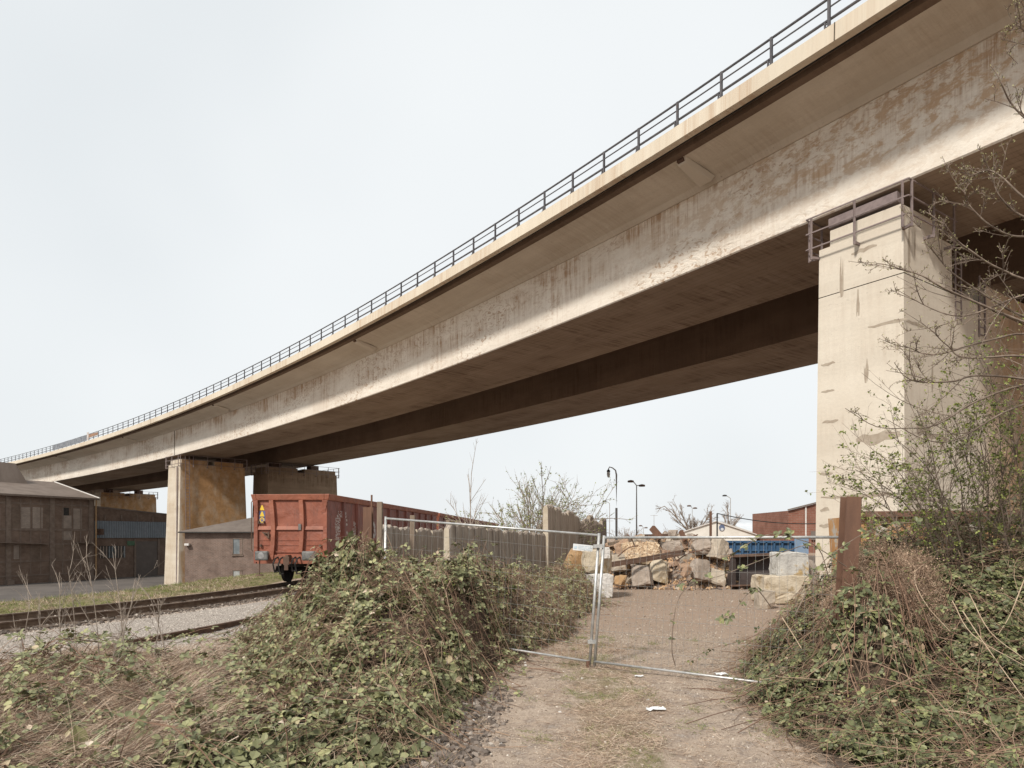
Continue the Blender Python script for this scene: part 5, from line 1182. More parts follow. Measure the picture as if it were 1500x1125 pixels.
# orange-brown skip behind the right bank
sk = empty('skip_container', (7.2, 14.3, 0), 'rusty orange skip half hidden behind the right bramble bank, at the foot of the pier', 'container')
m_orr = simple('orange_rust_paint', (.46, .23, .09), (.55, .33, .16), 2.2, .7, c3=(.50, .46, .40), s3=2.5, t3=(.5, .6))
q = MB(); q.hexa([(7.35, 14.4, .1), (13.6, 13.3, .1), (13.9, 15.0, .1), (7.6, 16.1, .1), (7.25, 14.3, 2.36), (13.7, 13.2, 2.36), (14.0, 15.1, 2.36), (7.5, 16.2, 2.36)]); q.build('body', m_orr, sk)
q = MB(); q.span((7.2, 14.24, 2.40), (13.75, 13.12, 2.40), .14, .12); q.build('top_rail', m_rust, sk)
for t in np.linspace(.03, .97, 8): q = MB(); q.span((7.33 + 6.3 * t, 14.33 - 1.1 * t, .2), (7.24 + 6.4 * t, 14.22 - 1.1 * t, 2.34), .09, .1, up=(0, 1, 0)); q.build('rib', m_rust, sk)

# ------------------------------------------------------------------ lamp posts
m_pole = simple('lamp_pole_grey', (.30, .285, .275), (.38, .365, .35), 3, .5, bmp=0); m_lampg = simple('lamp_glass', (.48, .48, .46), (.58, .57, .54), 4, .3, bmp=0)
def lamp(px, py, Y, kind, label, s=1.0):
    a = np.array(at(px, py, Y)); e = empty('street_lamp', (a[0], a[1], 0), label, 'street lamp')
    q = MB(); top = a[2] - .3 * s
    if kind == 'crook':
        q.tube([(a[0], a[1], -.1), (a[0], a[1], a[2] * .55)], .10, 10); q.tube([(a[0], a[1], a[2] * .55), (a[0], a[1], top - .4), (a[0] - .08, a[1], top), (a[0] - .35, a[1], top + .22), (a[0] - .62, a[1], top + .3), (a[0] - .7, a[1], top + .1)], [.09, .075, .06, .05, .045, .045], 8); q.build('pole', m_pole, e)
        q = MB(); q.lathe([(.03, .0), (.14, -.1), (.16, -.22), (.14, -.24)], (a[0] - .7, a[1], top + .1), 'z', 14); q.build('lamp_head', m_black, e)
        q = MB(); q.lathe([(.13, 0), (.15, -.2), (.10, -.42), (.03, -.5)], (a[0] - .7, a[1], top - .14), 'z', 14); q.build('lamp_glass', m_lampg, e)
    else:
        q.tube([(a[0], a[1], -.1), (a[0], a[1], top)], [.09 * s, .05 * s], 8)
        for d_, up_ in (((-.55, .35),) if kind == 'one' else ((-.42, .45), (.38, .02))): q.tube([(a[0], a[1], top), (a[0] + d_ * .5 * s, a[1], top + up_ * s * .6), (a[0] + d_ * s, a[1], top + up_ * s)], .05 * s, 6)
        q.build('pole', m_pole, e)
        for d_, up_ in (((-.85, .42),) if kind == 'one' else ((-.6, .45), (.55, .02))):
            q = MB(); q.lathe([(.06, .12), (.30, .06), (.34, -.06), (.30, -.12), (.02, -.13)], (a[0] + d_ * s, a[1], top + up_ * s), 'z', 12); h = q.build('lamp_head', m_darkrust if kind == 'two' else m_black, e)
lamp(903, 684, 60, 'crook', 'tall grey lamp post with a hooked arm and hanging glass lamp')
lamp(932.5, 707, 70, 'two', 'tall double-headed lamp post right of the hooked one')
lamp(1070, 727, 100, 'one', 'slim lamp post with one arm between the bare trees and the tent')
lamp(893, 735, 115, 'one', 'distant faint single-arm lamp left of the hooked lamp post')
lamp(1014, 742, 105, 'two', 'small double lamp seen among the branches of the broad bare tree', .8)
lamp(942.5, 771, 130, 'two', 'small squat distant lamp right of the double-headed one', .9)
def mast(px, py, Y, label):
    a = np.array(at(px, py, Y)); q = MB(); q.tube([(a[0], a[1], -.1), tuple(a)], [.12, .05], 6); q.span(a - (.9, 0, .2), a + (.9, 0, -.2), .08, .08); q.build('mast', m_pole, label=label, cat='mast')
mast(958, 754, 170, 'thin distant floodlight mast above the heap'); mast(893, 762, 180, 'thin distant mast low on the horizon by the hooked lamp')
# thin pole carrying a sagging cable to the right
q = MB(); a = np.array(at(1050.5, 752, 33)); q.tube([(a[0], a[1], 0), tuple(a)], .035, 6); pl = q.build('cable_pole', m_black, label='thin dark pole carrying a sagging cable toward the pier', cat='pole')
xs = np.linspace(0, 1, 16); q = MB(); q.tube([at(1050.5 + 190 * t, 752 + 45 * t - 33 * t * t, 33 - 2 * t) for t in xs], .022, 5); q.build('cable', m_black, pl)

# ------------------------------------------------------------------ bare trees and shrubs
def grow(par, L, nchild, ratio, ang, up, k, g, t0=.25, wob=.12, tend=1.0):
    """child twigs off the stems par (m, kk, 3) of length L"""
    m, kk, _ = par.shape; idx = np.repeat(np.arange(m), nchild); n = len(idx); t = g.uniform(t0, tend, n); f = t * (kk - 1); i0 = np.minimum(f.astype(int), kk - 2); fr = (f - i0)[:, None]
    st = par[idx, i0] * (1 - fr) + par[idx, i0 + 1] * fr; tg = nrm(par[idx, i0 + 1] - par[idx, i0]); rv = nrm(np.cross(tg, g.normal(0, 1, (n, 3))))
    a = g.normal(ang, .22, n)[:, None]; d = nrm(tg * np.cos(a) + rv * np.sin(a) + np.array((0, 0, up)))
    Lc = L[idx] * ratio * g.uniform(.55, 1.15, n) * (1.15 - .5 * t); s_ = np.linspace(0, 1, k)[None, :, None]
    bend = g.normal(0, wob, (n, 1, 3)) + np.array((0, 0, up * .35)); P = st[:, None] + (d[:, None] * s_ + bend * s_ ** 2) * Lc[:, None, None]
    return P, Lc
def tree(name, label, cat, base, stems, mat, seed, levels, r0=.05, leaves=None, group=None, sides=4, lmat=None, leafsize=(.02, .035), tipleaf=2):
    """stems: starting polylines; levels: list of (nchild, ratio, angle, up, k)"""
    g = np.random.default_rng(seed); th = empty(name, base, label, cat, group)
    k = len(stems[0]); P = np.array(stems, float); L = np.linalg.norm(np.diff(P, axis=1), axis=2).sum(1); r = np.full(len(P), r0) * (L / L.max()) ** .5
    V, F_ = curves(P, r, r * .35, max(sides, 5)); MB().add(V, F_).build('trunk' if cat == 'tree' else 'stems', mat, th); q = MB(); allP = [P]
    for nc, ra, an_, up, kk in levels:
        P, L = grow(P, L, nc, ra, an_, up, kk, g); r = np.repeat(r, nc) * .45; V, F_ = curves(P, np.maximum(r, .0018), np.maximum(r * .4, .0011), sides if r.mean() > .01 else 3); q.add(V, F_); allP.append(P)
    o = q.build('twigs', mat, th); o['kind'] = 'stuff'
    if leaves:
        PP = allP[-1]; n = leaves; i = g.integers(0, len(PP), n); t = g.uniform(.15, 1, n); f = t * (PP.shape[1] - 1); i0 = np.minimum(f.astype(int), PP.shape[1] - 2); fr = (f - i0)[:, None]
        p = PP[i, i0] * (1 - fr) + PP[i, i0 + 1] * fr; p = np.repeat(p, tipleaf, 0) + g.normal(0, .008, (n * tipleaf, 3))
        ax, ay, az = frames(g.normal(0, 1, (len(p), 3)) + (0, 0, .4), g.uniform(0, 6.28, len(p))); V, F_ = scatter(*LEAF, p, ax, ay, az, g.uniform(*leafsize, len(p)))
        o = MB().add(V, F_).build('young_leaves', lmat or m_fresh, th); o['kind'] = 'stuff'
    return th
def fan(base, n, L, spread, g, k=7, up=1.0, droop=.3):
    out = []
    for i in range(n):
        a = g.uniform(0, 6.28); tlt = g.uniform(.1, spread); d = np.array((math.cos(a) * math.sin(tlt), math.sin(a) * math.sin(tlt), math.cos(tlt) * up)); l = L * g.uniform(.6, 1.05); b = g.normal(0, .08, 3)
        out.append([np.array(base) + (d * t + (b + np.array((d[0] * .3, d[1] * .3, -droop * math.sin(tlt)))) * t * t) * l for t in np.linspace(0, 1, k)])
    return out
g = np.random.default_rng(3)
b_ = np.array(at(786, 790, 29)); b_[2] = .2
tree('shrub', 'round twiggy shrub just coming into leaf behind the tall jagged wall', 'shrub', tuple(b_), fan(b_, 34, 4.3, 1.15, g), m_barklight, 5, [(10, .5, .6, .12, 5), (6, .45, .6, .1, 4)], .035, leaves=5000, lmat=m_fresh, leafsize=(.035, .065))
b2 = np.array(at(690, 800, 24)); b2[2] = .1
tree('sapling', 'thin bare sapling standing behind the low concrete wall', 'sapling', tuple(b2), [[b2 + (0.02 * math.sin(i), 0, 4.05 * i / 7) for i in range(8)]] + fan(b2 + (0, 0, 1.2), 3, 2.2, .5, g, k=8), m_barklight, 6, [(8, .38, .5, .25, 5), (4, .4, .5, .15, 4)], .03)
b3 = np.array(at(745, 800, 26)); b3[2] = .1
tree('shrub', 'low scrubby twigs behind the wall between the sapling and the round shrub', 'shrub', tuple(b3), fan(b3, 9, 1.9, .9, g), m_barklight, 7, [(6, .45, .6, .1, 5), (4, .45, .6, .05, 4)], .02, leaves=350, leafsize=(.04, .07))
m_fartree = simple('distant_bare_twigs', (.24, .19, .155), (.30, .245, .20), 3, .9, bmp=0)
b4 = np.array(at(1016, 785, 110)); b4[2] = 0
tree('bare_tree', 'broad leafless tree far behind the rubble heap, left of the white tent', 'tree', tuple(b4), [[b4 + (0, 0, 2.6 * i / 6) for i in range(7)]] + fan(b4 + (0, 0, 1.2), 9, 6.2, 1.0, g, droop=.15), m_fartree, 8, [(7, .5, .6, .1, 5), (6, .45, .6, .05, 4), (4, .5, .6, 0, 3)], .16)
b5 = np.array(at(1066, 785, 120)); b5[2] = 0
tree('bare_tree', 'slender leafless birch-like tree behind the tent, beside the slim lamp', 'tree', tuple(b5), [[b5 + (0, 0, 7.0 * i / 6) for i in range(7)]] + fan(b5 + (0, 0, 1.6), 6, 5.0, .55, g, droop=.2), m_fartree, 9, [(10, .4, .5, .1, 5), (6, .45, .6, -.15, 4), (4, .5, .6, -.1, 3)], .11)
for px, Y, h, sd in ((912, 140, 2.6, 1), (924, 150, 3.4, 2), (975, 150, 2.8, 3), (640, 130, 2.5, 4), (1062, 140, 3.0, 5)):
    bb = np.array(at(px, 785, Y)); bb[2] = 0; tree('distant_bush', f'distant leafless bush on the horizon', 'bush', tuple(bb), fan(bb, 12, h * 1.3, 1.0, g), m_fartree, 60 + sd, [(6, .5, .6, .05, 4), (5, .5, .6, 0, 3)], .08, group='bushes on the horizon')

# overhanging tree at the right edge: main limbs traced, trunk outside the frame
limbs = [
 [(1720, 560, 7.6), (1600, 440, 7.4), (1500, 409, 7.2), (1476, 399, 7.2), (1447, 385, 7.15), (1423, 368, 7.1), (1404, 354, 7.1), (1390, 337, 7.0), (1378, 318, 7.0)],
 [(1720, 610, 7.9), (1610, 500, 7.7), (1500, 464, 7.5), (1459, 442, 7.4), (1428, 423, 7.4), (1394, 399, 7.3), (1375, 378, 7.3), (1361, 358, 7.2), (1349, 334, 7.2)],
 [(1720, 620, 7.4), (1590, 505, 7.2), (1495, 470, 7.0), (1423, 440, 7.0), (1380, 421, 6.9), (1351, 404, 6.9), (1325, 396, 6.9), (1308, 390, 6.8), (1295, 380, 6.8)],
 [(1720, 640, 8.0), (1580, 500, 8.0), (1500, 489, 7.9), (1459, 496, 7.8), (1416, 507, 7.8), (1380, 518, 7.7), (1356, 519, 7.7), (1340, 513, 7.6), (1322, 505, 7.6)],
 [(1720, 650, 7.0), (1600, 540, 7.0), (1500, 522, 7.0), (1452, 523, 7.0), (1416, 524, 6.9), (1400, 519, 6.9), (1392, 510, 6.9), (1378, 498, 6.8), (1368, 487, 6.8)],
 [(1720, 660, 7.6), (1600, 575, 7.6), (1500, 555, 7.5), (1430, 550, 7.5), (1399, 558, 7.4), (1363, 560, 7.4), (1339, 558, 7.3), (1322, 548, 7.3), (1310, 531, 7.2)],
 [(1720, 680, 8.2), (1600, 560, 8.1), (1500, 564, 8.0), (1428, 589, 7.9), (1394, 610, 7.8), (1363, 625, 7.8), (1332, 627, 7.7), (1284, 625, 7.6), (1238, 598, 7.5)],
 [(1720, 600, 7.2), (1640, 420, 7.0), (1560, 330, 6.9), (1500, 290, 6.8), (1470, 262, 6.8), (1450, 250, 6.8), (1435, 252, 6.7), (1427, 256, 6.7), (1419, 258, 6.7)],
 [(1720, 560, 7.0), (1660, 340, 6.8), (1580, 230, 6.7), (1520, 185, 6.6), (1500, 172, 6.6), (1480, 150, 6.6), (1468, 125, 6.5), (1460, 108, 6.5), (1452, 98, 6.5)],
 [(1720, 500, 7.0), (1660, 260, 6.8), (1590, 120, 6.7), (1530, 70, 6.6), (1510, 52, 6.6), (1500, 45, 6.6), (1495, 40, 6.5), (1490, 35, 6.5), (1487, 30, 6.5)],
 [(1720, 590, 7.4), (1620, 400, 7.3), (1530, 330, 7.2), (1500, 318, 7.1), (1480, 305, 7.1), (1466, 290, 7.0), (1458, 275, 7.0), (1455, 262, 7.0), (1452, 248, 7.0)],
 [(1720, 690, 8.4), (1620, 620, 8.3), (1530, 590, 8.2), (1480, 600, 8.1), (1440, 622, 8.0), (1410, 640, 8.0), (1380, 648, 7.9), (1345, 640, 7.9), (1300, 615, 7.8)],
 [(1720, 640, 7.3), (1620, 480, 7.2), (1540, 430, 7.1), (1500, 432, 7.0), (1460, 447, 7.0), (1425, 460, 7.0), (1395, 462, 6.9), (1360, 450, 6.9), (1313, 424, 6.9)],
 [(1720, 540, 7.6), (1610, 380, 7.5), (1520, 350, 7.4), (1480, 345, 7.4), (1450, 330, 7.3), (1430, 312, 7.3), (1418, 298, 7.3), (1414, 286, 7.2), (1412, 276, 7.2)],
]
cc = []
for l in limbs:
    P_ = np.array([at(*q) for q in l]); C_ = catmull(P_, 4); cc.append(C_)
tb = np.array((8.1, 7.9, 0.0)); th = empty('overhanging_tree', tuple(tb), 'budding tree leaning in from the right edge with long bare branches across the pier', 'tree')
P_ = np.array(cc); V, F_ = curves(P_[:, :6], np.full(len(P_), .028), np.full(len(P_), .019), 5); q = MB(); q.add(V, F_)
V, F_ = curves(P_[:, 5:], np.full(len(P_), .014), np.full(len(P_), .0030), 5); q.add(V, F_); lo_ = q.build('limbs', m_bark, th, smooth=True)
q = MB(); q.tube([tb - (0, 0, .2), tb + (-.1, 0, 1.2), tb + (-.35, -.1, 2.4), tb + (-.3, -.1, 3.6), tb + (-.6, -.3, 5.2), tb + (-.9, -.6, 7.0)], [.14, .11, .09, .07, .05, .03], 9)
q.build('trunk', m_bark, th, smooth=True)
g = np.random.default_rng(17); vis = P_[:, 7:]; Lv = np.linalg.norm(np.diff(vis, axis=1), axis=2).sum(1)
c1, L1 = grow(vis, Lv, 7, .32, .55, .10, 7, g, t0=.02, wob=.22); c2, L2 = grow(c1, L1, 2, .5, .6, .08, 5, g, t0=.2)
q = MB(); V, F_ = curves(c1, np.full(len(c1), .0055), np.full(len(c1), .0022), 4); q.add(V, F_); V, F_ = curves(c2, np.full(len(c2), .003), np.full(len(c2), .0016), 3); q.add(V, F_)
# short spurs carrying the buds
sp = []
for arr, n in ((vis, 26), (c1, 9), (c2, 6)):
    s_, _ = grow(arr, np.full(len(arr), .05), n, 1.0, 1.0, .2, 3, g, t0=.05); sp.append(s_)
sp = np.concatenate(sp); V, F_ = curves(sp, np.full(len(sp), .0024), np.full(len(sp), .0022), 3); q.add(V, F_)
o = q.build('twigs', m_bark, th); o['kind'] = 'stuff'
tips = np.repeat(sp[:, -1], 2, 0); tips = tips[g.random(len(tips)) < .75]; ax, ay, az = frames(g.normal(0, 1, (len(tips), 3)), g.uniform(0, 6.28, len(tips))); V, F_ = scatter(*LEAF, tips, ax, ay, az, g.uniform(.010, .019, len(tips)))
m_bud = leafmat('opening_bud', [(0, (.17, .15, .07)), (.5, (.28, .26, .12)), (1, (.40, .38, .20))], .7)
o = MB().add(V, F_).build('buds', m_bud, th); o['kind'] = 'stuff'

# thorny shrub coming into leaf on the right bank
g = np.random.default_rng(23); st = []
for px, py, Y, tx, ty in ((1425, 800, 9.6, 1445, 640), (1425, 800, 9.6, 1380, 640), (1410, 800, 9.4, 1330, 690), (1440, 800, 9.6, 1500, 600), (1400, 800, 9.2, 1290, 720), (1470, 800, 9.8, 1540, 640), (1350, 800, 9.0, 1262, 745), (1390, 790, 9.0, 1345, 600), (1450, 800, 9.7, 1420, 570), (1480, 800, 9.6, 1460, 700), (1380, 800, 9.5, 1255, 690),
                          (1500, 800, 9.9, 1590, 560), (1520, 800, 9.9, 1500, 660), (1360, 800, 9.3, 1240, 712), (1330, 800, 9.1, 1262, 690), (1430, 790, 9.6, 1470, 740), (1370, 790, 9.4, 1400, 660), (1340, 800, 9.6, 1370, 720), (1490, 800, 9.8, 1520, 720), (1400, 800, 9.6, 1335, 655), (1490, 800, 9.5, 1500, 520), (1470, 800, 9.4, 1455, 560), (1520, 800, 9.6, 1560, 500), (1440, 800, 9.3, 1395, 600), (1460, 800, 9.2, 1490, 640), (1500, 800, 9.2, 1470, 590), (1420, 800, 9.2, 1310, 640), (1380, 800, 9.1, 1290, 668), (1480, 800, 9.1, 1430, 655), (1510, 800, 9.3, 1530, 600)):
    a = np.array(at(px, py, Y)); b = np.array(at(tx, ty, Y - .6)); a[2] -= .7; m_ = (a + b) / 2 + np.array(((b[0] - a[0]) * -.25, 0, .35 * abs(b[0] - a[0])))
    t = np.linspace(0, 1, 9)[:, None]; st.append(a * (1 - t) ** 2 + 2 * m_ * t * (1 - t) + b * t * t + g.normal(0, .015, (9, 3)))
tree('thorn_shrub', 'tangled thorn shrub with small fresh green leaves on the bank before the pier', 'shrub', tuple(at(1425, 800, 9.6)), st, m_bark, 24, [(10, .42, .7, .10, 6), (5, .5, .65, .05, 5), (2, .5, .6, 0, 4)], .013, leaves=4200, lmat=m_fresh, leafsize=(.022, .045))

# dead brown bush in the right bank
def H_dead(x, y): return ell(x, y, 4.45, 8.3, .62, .85, .34, .6) * lump(x, y, .35, 1.3, 2)
g = np.random.default_rng(31); n = 8000; x = g.uniform(3.4, 5.3, n * 2); y = g.uniform(7.5, 9.6, n * 2); k = H_dead(x, y) > .04; x, y = x[k][:n], y[k][:n]; n = len(x)
z = gz(x, y) + H_right(x, y) * .95 + H_dead(x, y) * g.random(n) - .08; p = np.stack([x, y, z], -1)
db = empty('dead_bush', (4.35, 8.5, .8), 'brittle rust-brown dead bush hanging over the right bramble bank', 'bush')
dr = nrm(g.normal(0, 1, (n, 3)) + (0, -.3, .3)); t = np.linspace(0, 1, 4)[None, :, None]; pts = p[:, None] + t * g.uniform(.04, .2, (n, 1, 1)) * dr[:, None] + g.normal(0, .03, (n, 1, 3)) * t * t
V, F_ = curves(pts, np.full(n, .0018), np.full(n, .001)); m_rb = leafmat('rust_brown_twig', [(0, (.21, .135, .09)), (.5, (.36, .245, .17)), (1, (.52, .385, .28))], .9); o = MB().add(V, F_).build('twigs', m_rb, db); o['kind'] = 'stuff'
pp = np.repeat(pts[:, -1], 2, 0) + g.normal(0, .02, (2 * n, 3)); ax, ay, az = frames(g.normal(0, 1, (len(pp), 3)), g.uniform(0, 6.28, len(pp))); V, F_ = scatter(*LEAF, pp, ax, ay, az, g.uniform(.010, .022, len(pp))); o = MB().add(V, F_).build('seed_heads', m_rb, db); o['kind'] = 'stuff'

# long pale dead stalks across the right bank, a few long canes
def stalks(name, label, specs, mat, r=(.006, .003), cat='stalk', group=None, leaves=0, seed=0, buds=None):
    for i, sp_ in enumerate(specs):
        P_ = catmull(np.array([at(*q) for q in sp_]), 5)[None]; V, F_ = curves(P_, [r[0]], [r[1]], 5); q = MB(); q.add(V, F_); g = np.random.default_rng(seed + i)
        lab = label if isinstance(label, str) else label[i]
        if leaves:
            e = empty(name, tuple(P_[0, 0]), lab, cat, group); q.build('cane', mat, e)
            n = leaves; idx = g.integers(len(P_[0]) // 4, len(P_[0]), n); base = P_[0, idx] + g.normal(0, .02, (n, 3)); A = g.uniform(0, 6.28, n); NV = nrm(g.normal(0, .5, (n, 3)) + (0, -.5, .8)); Ps, As, Ss, Ns = [], [], [], []
            sz = g.uniform(.05, .085, n)
            for da, s_ in ((0, 1), (1.2, .8), (-1.2, .8)): Ps.append(base); As.append(A + da); Ss.append(sz * s_); Ns.append(NV)
            ax, ay, az = frames(np.concatenate(Ns), np.concatenate(As)); V, F_ = scatter(*LEAF, np.concatenate(Ps), ax, ay, az, np.concatenate(Ss)); o = MB().add(V, F_).build('leaves', m_bram2, e); o['kind'] = 'stuff'
        else: q.build(name, mat, label=lab, cat=cat, group=group)
m_stalk = simple('pale_dead_stalk', (.38, .28, .19), (.50, .39, .28), 7, .9, bmp=0)
stalks('dead_stalk', 'long pale dead stalk leaning across the right bramble bank', [
 [(1340, 835, 7.7), (1342, 858, 7.5), (1360, 890, 7.3), (1392, 925, 7.0)], [(1395, 880, 7.3), (1425, 930, 7.0), (1500, 975, 6.6)], [(1420, 870, 7.3), (1450, 925, 7.0), (1500, 965, 6.6)], [(1500, 850, 7.2), (1480, 900, 7.1), (1462, 930, 7.0)],
 [(1146, 905, 7.2), (1162, 930, 7.1), (1174, 950, 7.0)], [(1410, 895, 7.2), (1440, 940, 6.9), (1490, 1010, 6.4), (1505, 1030, 6.3)], [(1385, 1040, 6.3), (1430, 1050, 6.2), (1470, 1090, 6.0), (1480, 1125, 5.9)]], m_stalk, (.006, .003), 'dead stalk', 'pale dead stalks on the right bank')
stalks('bramble_cane', ['arching bramble cane reaching over the fence top toward the pale stones', 'long bramble cane hanging leftward from the bank across the yard view', 'leafy bramble cane climbing past the fence toward the steel beam', 'low bramble shoot sticking out left from the bank'], [
 [(1215, 850, 7.6), (1200, 805, 7.5), (1170, 790, 7.4), (1130, 782, 7.3), (1090, 800, 7.2), (1065, 822, 7.1)],
 [(1240, 830, 7.8), (1190, 800, 7.7), (1150, 808, 7.6), (1090, 830, 7.5), (1050, 845, 7.4), (1000, 855, 7.3)],
 [(1165, 900, 7.4), (1180, 870, 7.4), (1200, 830, 7.4), (1235, 800, 7.3), (1290, 770, 7.2), (1340, 765, 7.1)],
 [(1130, 890, 7.6), (1110, 865, 7.5), (1095, 870, 7.4), (1075, 895, 7.3), (1058, 907, 7.2)]], m_bark, (.006, .0025), 'bramble cane', None, leaves=13, seed=70)
stalks('bramble_cane', 'thin dark bramble shoot hooking up in front of the fence panel on the path', [[(989, 975, 9.1), (984, 950, 9.05), (988, 900, 9.0), (998, 870, 9.0), (1020, 850, 8.95)]], m_bark, (.008, .005), 'bramble cane', None, leaves=5, seed=91)
stalks('bramble_cane', 'leafy bramble shoot standing before the left end of the fence', [[(600, 850, 9.6), (575, 835, 9.6), (562, 820, 9.5), (556, 800, 9.5)], ], m_bark, (.006, .003), 'bramble cane', None, leaves=7, seed=95)

# tall dry weeds at the left
def weed(px, py0, py1, Y, seed, label, lean=0):
    g = np.random.default_rng(seed); a = np.array(at(px, py0, Y)); a[2] = 0; b = np.array(at(px + lean, py1, Y)); t = np.linspace(0, 1, 8)[:, None]; st = [a * (1 - t) + b * t + np.sin(t * 3 + seed) * np.array((.04, .02, 0)) * t]
    tree('dry_weed', label, 'weed', tuple(a), st, m_barklight, seed, [(9, .36, .55, .22, 6), (4, .4, .5, .15, 4)], .008, group='tall dry weeds by the track')
for i, (px, y0, y1, Y, ln) in enumerate(((95, 950, 838, 8.2, -14), (120, 950, 830, 8.6, -25), (150, 960, 815, 8.3, -22), (185, 960, 808, 8.4, -14), (140, 950, 880, 7.9, 60), (160, 960, 842, 8.0, 45), (30, 960, 872, 8.0, 10), (60, 955, 885, 8.5, -8), (220, 950, 880, 8.8, 12), (250, 965, 875, 8.8, -25))):
    weed(px, y0, y1, Y, 300 + i, 'tall dry leafless weed stalk standing in the straw beside the track', ln)

# ------------------------------------------------------------------ grass, straw, stones
def straw(name, n, xr, yr, L, dirv, spread, lift, mat, seed, dens, w=(.0014, .0028), base=None, label='dry grass', curl=.35, tuft=1):
    g = np.random.default_rng(seed); x = g.uniform(*xr, n * 4); y = g.uniform(*yr, n * 4); k = g.random(n * 4) < dens(x, y); x, y = x[k][:n], y[k][:n]; n = len(x)
    if tuft > 1:
        m_ = max(1, n // tuft); ti = g.integers(0, m_, n); sp_ = .035 + .05 * g.random(m_)[ti]; x = x[:m_][ti] + g.normal(0, 1, n) * sp_; y = y[:m_][ti] + g.normal(0, 1, n) * sp_; tv_ = g.normal(0, spread, (m_, 3))[ti] * np.array((1, 1, .3)); tl_ = g.uniform(.6, 1.25, m_)[ti]
    else: tv_ = 0; tl_ = 1
    z = gz(x, y) + (base(x, y) if base else 0); d = nrm(np.array(dirv) + tv_ + g.normal(0, spread, (n, 3)) * np.array((1, 1, .3))); d[:, 2] = np.abs(g.normal(lift, lift * .5, n)); d = nrm(d)
    l = (g.uniform(*L, n) * tl_)[:, None, None]; t = np.linspace(0, 1, 5)[None, :, None]; P_ = np.stack([x, y, z], -1)[:, None] + d[:, None] * t * l; P_[:, :, 2] -= (curl * t * t * l)[:, :, 0] * g.uniform(.3, 1.2, (n, 1)); P_ += g.normal(0, .03, (n, 1, 3)) * t * t
    P_[:, :, 2] = np.maximum(P_[:, :, 2], gz(P_[:, :, 0], P_[:, :, 1]) + .01); V, F_ = curves(P_, g.uniform(*w, n), np.full(n, .0007)); return MB().add(V, F_).build(name, mat, kind='stuff', label=label, cat='grass')
inl = lambda x, y: x / y < -.30
straw('straw_grass', 24000, (-6.4, -2.6), (5.0, 9.4), (.22, .75), (.72, .55, 0), .55, .5, m_straw, 41, lambda x, y: sm(-2.6, -3.6, x + .35 * (y - 6)) * (.35 + .65 * vn(x, y, .7)), (.0018, .0042), base=lambda x, y: .12 + .15 * vn(x, y, .8), label='matted long straw-coloured dead grass combed to one side at the bottom left', tuft=22)
straw('dry_grass', 15000, (-11.5, -2.8), (8.0, 14.5), (.10, .42), (.3, .2, .6), .8, .7, m_straw, 42, lambda x, y: sm(-6.6, -7.6, track_d(x, y)) * (.25 + .75 * (vn(x, y, .8) > .35)), (.0018, .0034), label='upright dry grass between the bramble patch and the gravel strip', tuft=14)
straw('verge_grass', 26000, (-24, -8), (13, 46), (.06, .17), (0, 0, 1), .5, .9, m_grass, 43, lambda x, y: sm(1.9, 2.6, track_d(x, y)) * sm(6.5, 5.2, track_d(x, y)) * (.3 + .7 * vn(x, y, 1.1)), (.004, .008), label='short green grass on the verge beyond the track', tuft=8)
straw('verge_straw', 16000, (-24, -8), (13, 46), (.08, .2), (0, 0, 1), .6, .8, m_straw, 44, lambda x, y: sm(1.7, 2.2, track_d(x, y)) * sm(6.0, 4.2, track_d(x, y)) * (vn(x, y, .9) > .45), (.004, .007), label='dry yellow grass mixed into the verge')
onp = lambda x, y: sm(-.2, .2, x - path_left(y)) * sm(-.2, .2, path_right(y) - x)
mids = lambda x, y: sm(.8, .2, np.abs(x - (1.0 + .06 * (y - 6)) - .25 * (vn(x, y, 1.0) - .5)))
straw('path_straw', 15000, (-.8, 3.4), (5.2, 12), (.04, .16), (.3, .2, .3), 1.0, .35, m_straw, 45, lambda x, y: onp(x, y) * (mids(x, y) * sm(.35, .6, vn(x, y, .33)) + .05), (.0012, .0022), label='trodden dead grass between the wheel ruts of the path', tuft=9)
straw('path_grass', 6500, (-.8, 3.4), (5.2, 13), (.025, .075), (0, 0, 1), .7, .8, m_grass, 46, lambda x, y: onp(x, y) * (mids(x, y) * (vn(x + 4, y, .30) > .62) + .6 * (vn(x + 9, y + 3, .25) > .82)), (.0016, .003), label='small green grass tufts on the path', tuft=12)
straw('edge_grass', 9000, (-1.6, 4.6), (5.2, 20), (.05, .22), (.2, -.1, .5), 1.0, .5, m_dead, 47, lambda x, y: np.maximum(sm(.5, .0, np.abs(x - path_left(y))), sm(.5, .0, np.abs(x - path_right(y)))), (.0014, .0026), label='dry grass and twigs along both edges of the path')
straw('edge_green', 4200, (-1.6, 4.6), (5.2, 20), (.03, .10), (0, 0, 1), .7, .8, m_grass, 48, lambda x, y: np.maximum(sm(.35, .0, np.abs(x - path_left(y) - .1)), sm(.4, .0, np.abs(x - path_right(y) + .1))) * (vn(x, y, .5) > .5), (.0016, .003), label='fresh green grass along the edges of the path')
